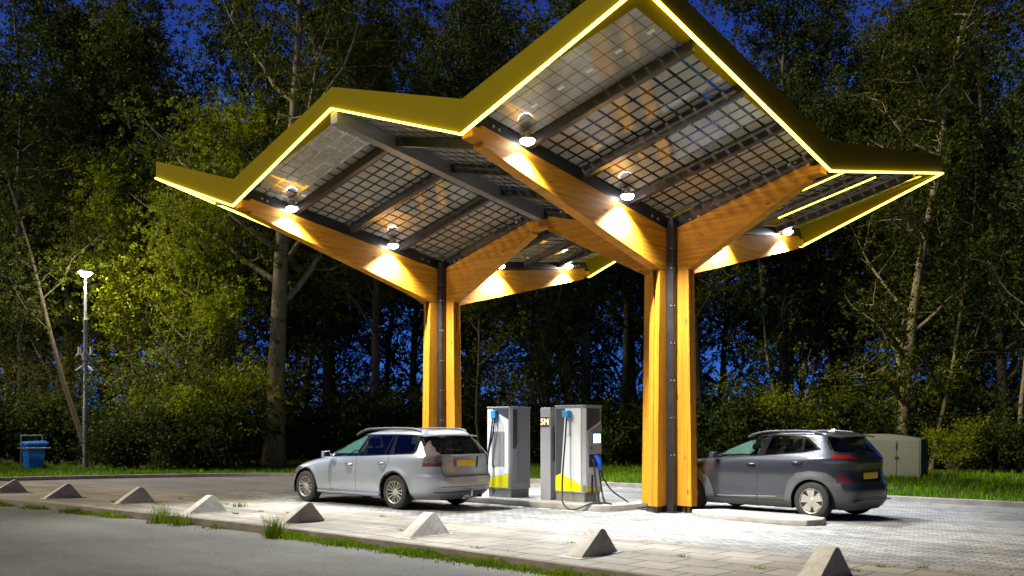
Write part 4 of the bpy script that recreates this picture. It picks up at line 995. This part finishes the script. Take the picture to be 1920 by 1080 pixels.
# ================================================================== VEGETATION
rng = np.random.default_rng(11)
def leaf_quads(C, size, rg, flat=.0):
    """diamond leaves at centres C"""
    n = len(C); d = rg.normal(size=(n, 3)); d /= np.linalg.norm(d, axis=1)[:, None]
    e = rg.normal(size=(n, 3)); e -= d * (e * d).sum(1)[:, None]; e /= np.linalg.norm(e, axis=1)[:, None]
    l = (size * rg.uniform(.6, 1.35, n))[:, None]
    return np.stack([C - d * l * .5, C + e * l * .30 - d * l * .05, C + d * l * .5, C - e * l * .30 - d * l * .05], 1)
def wander(p, d, length, n, rg, jit, up=0.0):
    pts = [np.array(p, float)]; d = np.array(d, float); d /= np.linalg.norm(d)
    for i in range(n):
        d = d + rg.normal(size=3) * jit + np.array([0, 0, up]); d /= np.linalg.norm(d)
        pts.append(pts[-1] + d * length / n)
    return pts
def grow(seed, H=20, r0=.22, lean=(0, 0), start=.35, nl=12, spread=4.5, leaves=17920, lsize=.145, sigma=.62, stems=1, updraft=.06, lowfol=0, barename=None, fork=None, ivy=0, hang=0):
    rg = np.random.default_rng(seed); tb = MB(); ends = []
    for st in range(stems):
        if stems > 1:
            a = 2 * math.pi * st / stems + rg.uniform(-.5, .5); d0 = (math.cos(a) * .45, math.sin(a) * .45, 1); base = (math.cos(a) * r0, math.sin(a) * r0, -.15)
        else: d0 = (lean[0], lean[1], 1); base = (0, 0, -.15)
        hh = H * rg.uniform(.75, 1.0) if stems > 1 else H
        tr = wander(base, d0, hh, 16, rg, .035 if stems == 1 else .09, .012)
        rad = [max(.015, r0 * (1.25 if i == 0 else 1) * (1 - .88 * (i / 16) ** .9)) for i in range(17)]
        tb.tube(tr, rad, 9 if r0 > .1 else 6)
        if ivy:
            for i in range(0, 9):
                for q in range(6): ends.append((tr[i] + rg.normal(size=3) * r0 * 1.3, .30))
        for k in range(nl if stems == 1 else max(3, nl // stems)):
            f = start + (1 - start) * ((k + rg.uniform(0, .8)) / (nl if stems == 1 else max(3, nl // stems)))
            f = min(f, .98); i = f * 16; i0 = int(i); p = tr[i0] + (tr[min(i0 + 1, 16)] - tr[i0]) * (i - i0)
            az = rg.uniform(0, 2 * math.pi); el = rg.uniform(.25, 1.0)
            Ln = spread * rg.uniform(.7, 1.25) * (1 - .55 * max(0, (f - start) / (1 - start)) ** 1.5)
            lb = wander(p, (math.cos(az), math.sin(az), el), Ln, 7, rg, .14, updraft)
            rb = rad[i0] * .5
            tb.tube(lb, [max(.008, rb * (1 - .85 * j / 7)) for j in range(8)], 5, cap=False)
            for j in range(2, 8):
                ends.append((lb[j], sigma * .8))
                for q in range(2):
                    dd = rg.normal(size=3); dd[2] = abs(dd[2]) * .6 - hang
                    sb = wander(lb[j], dd, Ln * rg.uniform(.18, .38), 4, rg, .2, updraft)
                    tb.tube(sb, [max(.005, rb * .3 * (1 - .8 * m_ / 4)) for m_ in range(5)], 3, cap=False)
                    ends.append((sb[-1], sigma)); ends.append((sb[2], sigma * .7))
        ends.append((tr[-1], sigma))
    E_ = np.array([e[0] for e in ends]); Sg = np.array([e[1] for e in ends])
    w_ = rg.uniform(.1, 1, len(E_)) ** 1.6; w_ /= w_.sum()
    pick = rg.choice(len(E_), leaves, p=w_)
    # each twig end carries small sprays so the crown breaks into clumps
    nsp = 6; spray = rg.normal(size=(len(E_), nsp, 3)) * Sg[:, None, None] * np.array([1, 1, .7])
    C = E_[pick] + spray[pick, rg.integers(0, nsp, leaves)] + rg.normal(size=(leaves, 3)) * .125 * np.clip(Sg[pick], .2, 1)[:, None] * 1.2
    C = C[C[:, 2] > .05]
    return tb, C, lsize, rg
def tree_proto(name, label, cat, matl, matb, group=None, **kw):
    tb, C, ls, rg = grow(**kw)
    root = empty(name); tag(root, label, cat, group)
    tb.build('trunk', matb, root, 80)
    link_mesh('crown', quads_mesh('crown', leaf_quads(C, ls, rg), matl), root)
    return root
def place(o, u, D, rz=0, sc=1.0, z=.07, label=None, group=None):
    x, y = at(u, D); o.location = (x, y, z); o.rotation_euler = (0, 0, rz); o.scale = (sc, sc, sc * random.uniform(.95, 1.05))
    if label: o['label'] = label
    if group: o['group'] = group
    return o
KIN = {}
def children_of(o):
    return [c for c in scene.objects if c.parent == o]
def dup(o):
    if o not in KIN: KIN[o] = children_of(o)
    c = o.copy(); COL.objects.link(c)
    for ch in KIN[o]:
        d = ch.copy(); COL.objects.link(d); d.parent = c
    return c
ca, sa = math.cos(YAW), math.sin(YAW)
def vdir(right, depth=0):  # lean expressed as seen from the forecourt
    return (right * ca - depth * sa, right * sa + depth * ca)

# the big leaning poplar left of the silver car
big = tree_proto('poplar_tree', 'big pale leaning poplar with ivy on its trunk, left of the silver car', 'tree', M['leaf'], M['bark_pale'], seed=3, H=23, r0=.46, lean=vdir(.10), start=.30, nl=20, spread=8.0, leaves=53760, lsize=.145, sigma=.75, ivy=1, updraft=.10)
place(big, 512, 38.5)
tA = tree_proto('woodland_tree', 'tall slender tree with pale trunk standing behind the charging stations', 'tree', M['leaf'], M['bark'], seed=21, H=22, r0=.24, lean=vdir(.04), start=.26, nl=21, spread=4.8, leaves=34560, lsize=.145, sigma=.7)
place(tA, 985, 41)
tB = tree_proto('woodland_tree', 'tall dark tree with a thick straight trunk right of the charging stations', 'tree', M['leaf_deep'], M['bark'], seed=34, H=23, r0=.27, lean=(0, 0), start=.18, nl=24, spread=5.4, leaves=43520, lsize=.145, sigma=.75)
place(tB, 1100, 43)
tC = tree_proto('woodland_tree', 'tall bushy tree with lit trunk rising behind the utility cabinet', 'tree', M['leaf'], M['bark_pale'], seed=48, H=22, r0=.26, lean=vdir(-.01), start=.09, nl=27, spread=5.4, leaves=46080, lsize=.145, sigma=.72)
place(tC, 1692, 37)
tD = tree_proto('slender_tree', 'slender crooked tree with pale stem at the right edge of the photo', 'tree', M['leaf_deep'], M['bark_pale'], seed=55, H=15, r0=.11, lean=vdir(-.05), start=.30, nl=12, spread=2.8, leaves=8000, lsize=.15, sigma=.55)
place(tD, 1915, 35)
tE = tree_proto('slender_tree', 'slender pale tree leaning left just behind the lamp post', 'tree', M['leaf'], M['bark'], seed=61, H=16, r0=.13, lean=vdir(-.20), start=.38, nl=12, spread=3.4, leaves=11520, lsize=.145, sigma=.6)
place(tE, 170, 38.5)
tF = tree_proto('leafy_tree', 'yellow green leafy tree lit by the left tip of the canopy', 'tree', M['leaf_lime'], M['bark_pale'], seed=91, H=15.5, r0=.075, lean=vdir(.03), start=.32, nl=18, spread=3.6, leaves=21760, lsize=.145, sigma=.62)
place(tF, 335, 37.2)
# row of individual trees, each with its own mark
row = [
 (tF, 262, 41.5, 2.2, .9, 'smaller yellow green leafy tree right of the lamp post lantern'),
 (tB, 40, 43, 1.1, 1.0, 'tall dark tree at the left edge of the photo behind the blue bin'),
 (tC, 125, 46, 2.0, 1.0, 'tall tree whose dim trunk stands between the blue bin and the lamp post'),
 (tA, 262, 44, 3.3, .98, 'tall thin tree between the lamp post and the big leaning poplar'),
 (tC, 385, 45, 4.4, 1.02, 'bushy tall tree directly left of the big leaning poplar'),
 (tA, 700, 42.5, 5.1, 1.02, 'brown trunked tree behind the roof of the silver car'),
 (tB, 610, 46, 2.5, 1.0, 'dark tree just right of the big leaning poplar'),
 (tB, 880, 46, .4, 1.02, 'dark tree seen between the left timber column and the charging stations'),
 (tA, 1172, 46, 1.4, 1.03, 'tree directly left of the big right timber column'),
 (tA, 1322, 39.5, 2.2, .95, 'thin pale trunked tree just right of the big timber column'),
 (tB, 1470, 43, 3.6, .98, 'broad dark tree above the roof of the dark grey car'),
 (tC, 1590, 46, .8, 1.0, 'tall bushy tree behind the rear of the dark grey car, left of the cabinet'),
 (tB, 1790, 44, 5.0, 1.0, 'tall dark tree right of the utility cabinet'),
 (tC, 1880, 41, 3.9, .97, 'bushy tall tree behind the bushes at the right edge'),
 (tD, 1745, 36.5, 1.9, .95, 'slender stemmed tree directly right of the lit trunk behind the cabinet'),
 (tD, 1475, 38, 4.2, .85, 'slender pale stemmed tree just behind the dark grey car roof'),
 (tB, 430, 50, 2.2, 1.12, 'tall dark crowned tree high behind the fork of the big poplar'),
 (tC, 20, 50, 4.2, 1.15, 'dark tree crown filling the upper left corner of the photo'),
 (tE, 345, 40, 2.9, .82, 'slender stem rising from the yellow lit bushes left of the poplar'),
 (tE, 1050, 40, 5.6, .7, 'small crooked tree in the gap between the two charging stations and the column'),
 (tE, 905, 39.5, 1.0, .72, 'small many branched tree just left of the left charging station'),
]
for src, u, D, rz, sc, lab in row:
    place(dup(src), u, D, rz, sc, label=lab)
# deeper rows nobody could tell apart
k = 0
for D0, lo, hi, step in ((52, -60, 2000, 135), (61, -80, 2010, 160), (70, -100, 2050, 230)):
    u = lo
    while u < hi:
        src = (tA, tC, tB, tC, tC)[k % 5]; 
        if D0 == 52 and 1360 < u < 1440: u += 40
        o = place(dup(src), u + random.uniform(-35, 35), D0 + random.uniform(-2.5, 2.5), random.uniform(0, 6.28), random.uniform(.92, 1.12) * (1 + (D0 - 52) * .006),
                  label='dark tall tree deep in the wood, in silhouette behind the front row of trees', group='dark trees deep in the wood')
        u += step; k += 1

# bushes along the edge of the wood
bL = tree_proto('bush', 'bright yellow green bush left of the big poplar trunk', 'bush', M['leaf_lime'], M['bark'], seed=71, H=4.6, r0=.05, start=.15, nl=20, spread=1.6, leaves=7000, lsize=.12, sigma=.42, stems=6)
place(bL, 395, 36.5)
bD = tree_proto('bush', 'dark green bush under the yellow one left of the poplar foot', 'bush', M['leaf_deep'], M['bark'], seed=77, H=2.6, r0=.04, start=.05, nl=24, spread=1.5, leaves=8000, lsize=.13, sigma=.45, stems=7)
place(bD, 425, 35.8)
bT = tree_proto('bush', 'twiggy tall shrub with arching bare branches, right of the lamp post', 'bush', M['leaf'], M['bark_pale'], seed=83, H=7.5, r0=.06, start=.25, nl=15, spread=2.6, leaves=3200, lsize=.14, sigma=.55, stems=5)
place(bT, 330, 37.5)
bushes = [
 (bD, 250, 36.4, 1.0, .9, 'low dark bush directly right of the lamp post foot'),
 (bD, 340, 36.2, 2.0, 1.05, 'broad dark bush between the lamp post and the yellow bush'),
 (bL, 455, 39.5, 2.4, 1.25, 'tall yellow green shrub hugging the left side of the poplar trunk'),
 (bL, 300, 39.0, 4.4, 1.05, 'pale green shrub behind the twiggy arching shrub'),
 (bD, 595, 40.5, 3.1, 1.0, 'dark bush at the right foot of the big poplar, by the silver bonnet'),
 (bD, 640, 40, 4.0, 1.2, 'dark bush behind the bonnet of the silver car'),
 (bL, 725, 42, .5, .9, 'dim bush behind the windows of the silver car'),
 (bD, 760, 40, 5.0, 1.1, 'dark bush behind the roof of the silver car beside the left column'),
 (bD, 895, 41, .7, 1.2, 'dark bush directly left of the left charging station'),
 (bT, 940, 40.5, 1.2, .95, 'bare arching shrub rising behind the left charging station'),
 (bT, 1075, 41.5, 3.2, .95, 'bare arching shrub rising behind the right charging station'),
 (bD, 1010, 41, 2.2, 1.15, 'dark bush seen in the gap between the two charging stations'),
 (bD, 1155, 40, 1.7, 1.2, 'dark bush on the grass between the right station and big column'),
 (bD, 1225, 41, 3.7, 1.3, 'dark bush hidden partly by the big timber column'),
 (bD, 1330, 38.5, 4.7, 1.1, 'dark bush just right of the big column above the grey bonnet'),
 (bD, 1410, 38, 5.7, 1.2, 'dark bush behind the front window of the dark grey car'),
 (bL, 1500, 38.5, 1.5, 1.0, 'green shrub above the rear door of the dark grey car'),
 (bD, 1580, 38, 2.7, 1.15, 'dark bush directly left of the utility cabinet'),
 (bL, 1640, 39, 3.5, 1.1, 'green shrub behind the left half of the cabinet'),
 (bD, 1735, 37, 4.9, .95, 'dark bush behind the right side of the cabinet'),
 (bL, 1790, 33.5, 5.3, .50, 'low bright green bush on the grass directly right of the cabinet'),
 (bD, 1865, 34.0, .9, .75, 'low leafy bush on the grass near the right edge of the photo'),
 (bD, 1900, 36.5, 2.9, 1.1, 'tall dark bush behind the low ones at the right edge'),
 (bD, 1830, 37.5, .2, 1.25, 'dark bush behind the gap between the two lowest bushes at right'),
 (bD, 1925, 33.5, 3.9, .7, 'low bush cut by the right edge of the photo'),
 (bD, -15, 42, 1.3, 1.3, 'dark bush cut by the left edge of the photo'),
 (bD, 100, 42, 3.3, 1.3, 'dark bush behind the blue bin'),
 (bD, 190, 41, 4.3, 1.1, 'dark bush behind the lamp post'),
 (bT, 60, 43, 2.1, 1.1, 'bare twiggy shrub in the dark behind the blue bin'),
]
for src, u, D, rz, sc, lab in bushes: place(dup(src), u, D, rz, sc, label=lab)

# unseen leaf ring for the wood around, added to block low blue sky
n = 60000; an = rng.uniform(R(176), R(360 + 92), n); rr = rng.uniform(42, 56, n); zz = rng.uniform(0, 1, n) ** .8 * (np.where((an > R(170)) & (an < R(325)), 10, 21) + 2 * np.sin(an * 9) + 1 * np.sin(an * 23))
ring = np.stack([CAMX + rr * np.cos(an), CAMY + rr * np.sin(an), zz], 1)
fw = link_mesh('unseen_leaf_ring', quads_mesh('unseen_leaf_ring', leaf_quads(ring, 1.5, rng), M['leaf_deep'])); tag(fw, 'unseen ring of dark foliage added to block low blue sky light', 'wood', kind='stuff')
# dark undergrowth filling the wood floor, far away and uncountable
n = 42000; uu = rng.uniform(-120, 2080, n); DD = rng.uniform(46, 74, n); xs = (uu - 960) / FPX * DD
ground = np.stack([CAMX + xs * ca - DD * sa, CAMY + xs * sa + DD * ca, rng.gamma(2.0, .8, n) + .05], 1)
und = link_mesh('undergrowth', quads_mesh('undergrowth', leaf_quads(ground, .42, rng), M['leaf_deep'])); tag(und, 'dark undergrowth filling the floor of the wood', 'undergrowth', kind='stuff')

# grass: curved blades
def blades(P, h, wd, rg, lean=.5):
    n = len(P); a = rg.uniform(0, 2 * math.pi, n); d = np.stack([np.cos(a), np.sin(a), np.zeros(n)], 1); b = rg.uniform(0, 2 * math.pi, n); l = np.stack([np.cos(b), np.sin(b), np.zeros(n)], 1) * (h * lean * rg.uniform(.2, 1.2, n))[:, None]
    up = np.stack([np.zeros(n), np.zeros(n), h], 1); w_ = (wd * rg.uniform(.6, 1.3, n))[:, None]
    lowq = np.stack([P - d * w_, P + d * w_, P + d * w_ * .7 + l * .35 + up * .6, P - d * w_ * .7 + l * .35 + up * .6], 1)
    topq = np.stack([P - d * w_ * .7 + l * .35 + up * .6, P + d * w_ * .7 + l * .35 + up * .6, P + l * 1.0 + up, P + l * 1.0 + up], 1)
    topq[:, 3] = P + l * 1.02 + up * .99
    return np.concatenate([lowq, topq])
kx = np.array(resample(FK1, 400)); 
def verge(n, rg):
    i = rg.integers(0, 399, n); t = rg.uniform(0, 1, n)[:, None]; base = kx[i] * (1 - t) + kx[i + 1] * t
    tan = kx[i + 1] - kx[i]; tan /= np.linalg.norm(tan, axis=1)[:, None]; nor = np.stack([-tan[:, 1], tan[:, 0]], 1)
    d = rg.uniform(.02, 1, n) ** 1.3 * 13
    P = base + nor * d[:, None]; return np.concatenate([P, np.full((n, 1), .08)], 1), d
P, d = verge(60000, rng); h = rng.uniform(.05, .15, len(P)) * (1 + d * .06)
gr = link_mesh('grass', quads_mesh('grass', blades(P, h, .013, rng), M['grass'])); tag(gr, 'bright green grass on the verge behind the far kerb', 'grass', kind='stuff')
# weeds in the gutter along the street kerb
sx = np.array(resample(ST, 900)); keep = (sx[:, 0] > -16) & (sx[:, 0] < 9); sx = sx[keep]
dens = np.array([max(0, .55 + .9 * math.sin(p[0] * 1.3 + 1) * math.sin(p[0] * .53) + .5 * math.sin(p[0] * 3.7)) + (.75 if p[0] > -3 else -.25) for p in sx]); dens = np.clip(dens, 0, None); dens /= dens.sum()
n = 12000; i = rng.choice(len(sx), n, p=dens); P = np.concatenate([sx[i] + rng.normal(size=(n, 2)) * [.05, 0] + np.stack([np.zeros(n), -np.abs(rng.normal(size=n)) * .13 - .01], 1), np.full((n, 1), -.122)], 1)
cl = np.array([.5 + .5 * math.sin(x * 7.1) * math.sin(x * 2.9 + 2) for x in P[:, 0]]); h = rng.uniform(.03, .10, n) * (.5 + 1.0 * cl)
gw = link_mesh('kerbside_weeds', quads_mesh('kerbside_weeds', blades(P, h, .008, rng, 1.0), M['weed'])); tag(gw, 'green weeds growing along the street side of the kerb', 'weeds', kind='stuff')
# joint weeds on the slabs
n = 500; P = np.stack([rng.uniform(-12, 8, n), rng.uniform(-7, -4.5, n)], 1); P = np.repeat(P[rng.choice(n, 26)], 40, 0) + rng.normal(size=(1040, 2)) * [.06, .02]
gj = link_mesh('joint_weeds', quads_mesh('joint_weeds', blades(np.concatenate([P, np.zeros((1040, 1))], 1), rng.uniform(.015, .05, 1040), .004, rng, 1.2), M['weed'])); tag(gj, 'tiny weeds in the joints of the pavement slabs', 'weeds', kind='stuff')
def tuft(x, y, z, n, rad, hh, label, mat='weed'):
    rg = np.random.default_rng(int(abs(x * 100))); P = np.concatenate([rg.normal(size=(n, 2)) * rad, np.zeros((n, 1))], 1)
    o = link_mesh('grass_tuft', quads_mesh('grass_tuft', blades(P, hh * rg.uniform(.5, 1.1, n), .006, rg, .45), M[mat]), None, (x, y, z)); tag(o, label, 'grass tuft')
tuft(-2.72, -7.52, -.12, 150, .07, .36, 'tall upright grass tuft in the gutter below the front of the silver car')
tuft(-6.45, -7.62, -.12, 160, .10, .36, 'tall leafy tuft in the gutter left, below the third wedge')
tuft(-5.75, -7.6, -.12, 110, .11, .26, 'dry looking tuft right of the tall leafy one, lower left')
tuft(-7.3, -5.45, .0, 60, .07, .12, 'small bright tuft on the slabs between the fourth and fifth wedges')
tuft(-10.3, -6.75, .0, 40, .07, .10, 'small weed on the slabs at the foot of the third wedge')
# fallen leaves on the paving and street
n = 420; P = np.stack([rng.uniform(-16, 10, n), rng.uniform(-9.5, 5, n), np.full(n, .012)], 1); P[:, 2] = np.where(P[:, 1] < -7.5, -.11, .012)
lf = link_mesh('fallen_leaves', quads_mesh('fallen_leaves', leaf_quads(P, .06, rng) * [1, 1, 0] + np.array([0, 0, 1]) * (P[:, None, 2:3] + rng.uniform(0, .012, (n, 4, 1))), M['bark'])); tag(lf, 'dry brown leaves scattered over the paving', 'fallen leaves', kind='stuff')
# ================================================================== SKY, LIGHT, CAMERA
w = bpy.data.worlds.new('World'); scene.world = w; w.use_nodes = True; t = w.node_tree; t.nodes.clear()
tc = N(t, 'TexCoord'); sp = N(t, 'SeparateXYZ'); L(t, tc.outputs['Generated'], sp.inputs[0])
col = ramp(t, [(0.0, (.04, .13, .42)), (.08, (.038, .15, .62)), (.25, (.026, .098, .45)), (.42, (.014, .036, .24)), (.7, (.007, .014, .08)), (1, (.005, .009, .04))], sp.outputs[2])
bg = N(t, 'Background'); L(t, col, bg.inputs[0]); bg.inputs[1].default_value = 1.0
wo = N(t, 'OutputWorld'); L(t, bg.outputs[0], wo.inputs[0])
sd = bpy.data.lights.new('street_fill', 'SUN'); sd.energy = 4.3; sd.angle = R(12); sd.color = (1, .89, .66)  # warm night fill standing in for unseen street lamps behind the viewpoint
so = bpy.data.objects.new('street_fill', sd); COL.objects.link(so)
dirv = Vector((.36, .66, -.58)); so.rotation_euler = dirv.to_track_quat('-Z', 'Y').to_euler()
cd = bpy.data.cameras.new('camera'); cd.lens = 36 * FPX / 1920; cd.sensor_width = 36; cd.shift_y = (HORIZON - 540) / 1920; cd.clip_end = 600; cd.clip_start = .1
co = bpy.data.objects.new('camera', cd); COL.objects.link(co); co.location = (CAMX, CAMY, CAMZ); co.rotation_euler = (math.pi / 2, 0, YAW)
scene.camera = co
scene.view_settings.view_transform = 'Standard'; scene.view_settings.look = 'None'; scene.view_settings.exposure = 0; scene.view_settings.gamma = 1
scene.render.engine = 'CYCLES'; cy = scene.cycles
cy.use_denoising = True; cy.max_bounces = 7; cy.diffuse_bounces = 3; cy.glossy_bounces = 4; cy.transmission_bounces = 4; cy.transparent_max_bounces = 10
cy.sample_clamp_indirect = 4; cy.caustics_reflective = False; cy.caustics_refractive = False
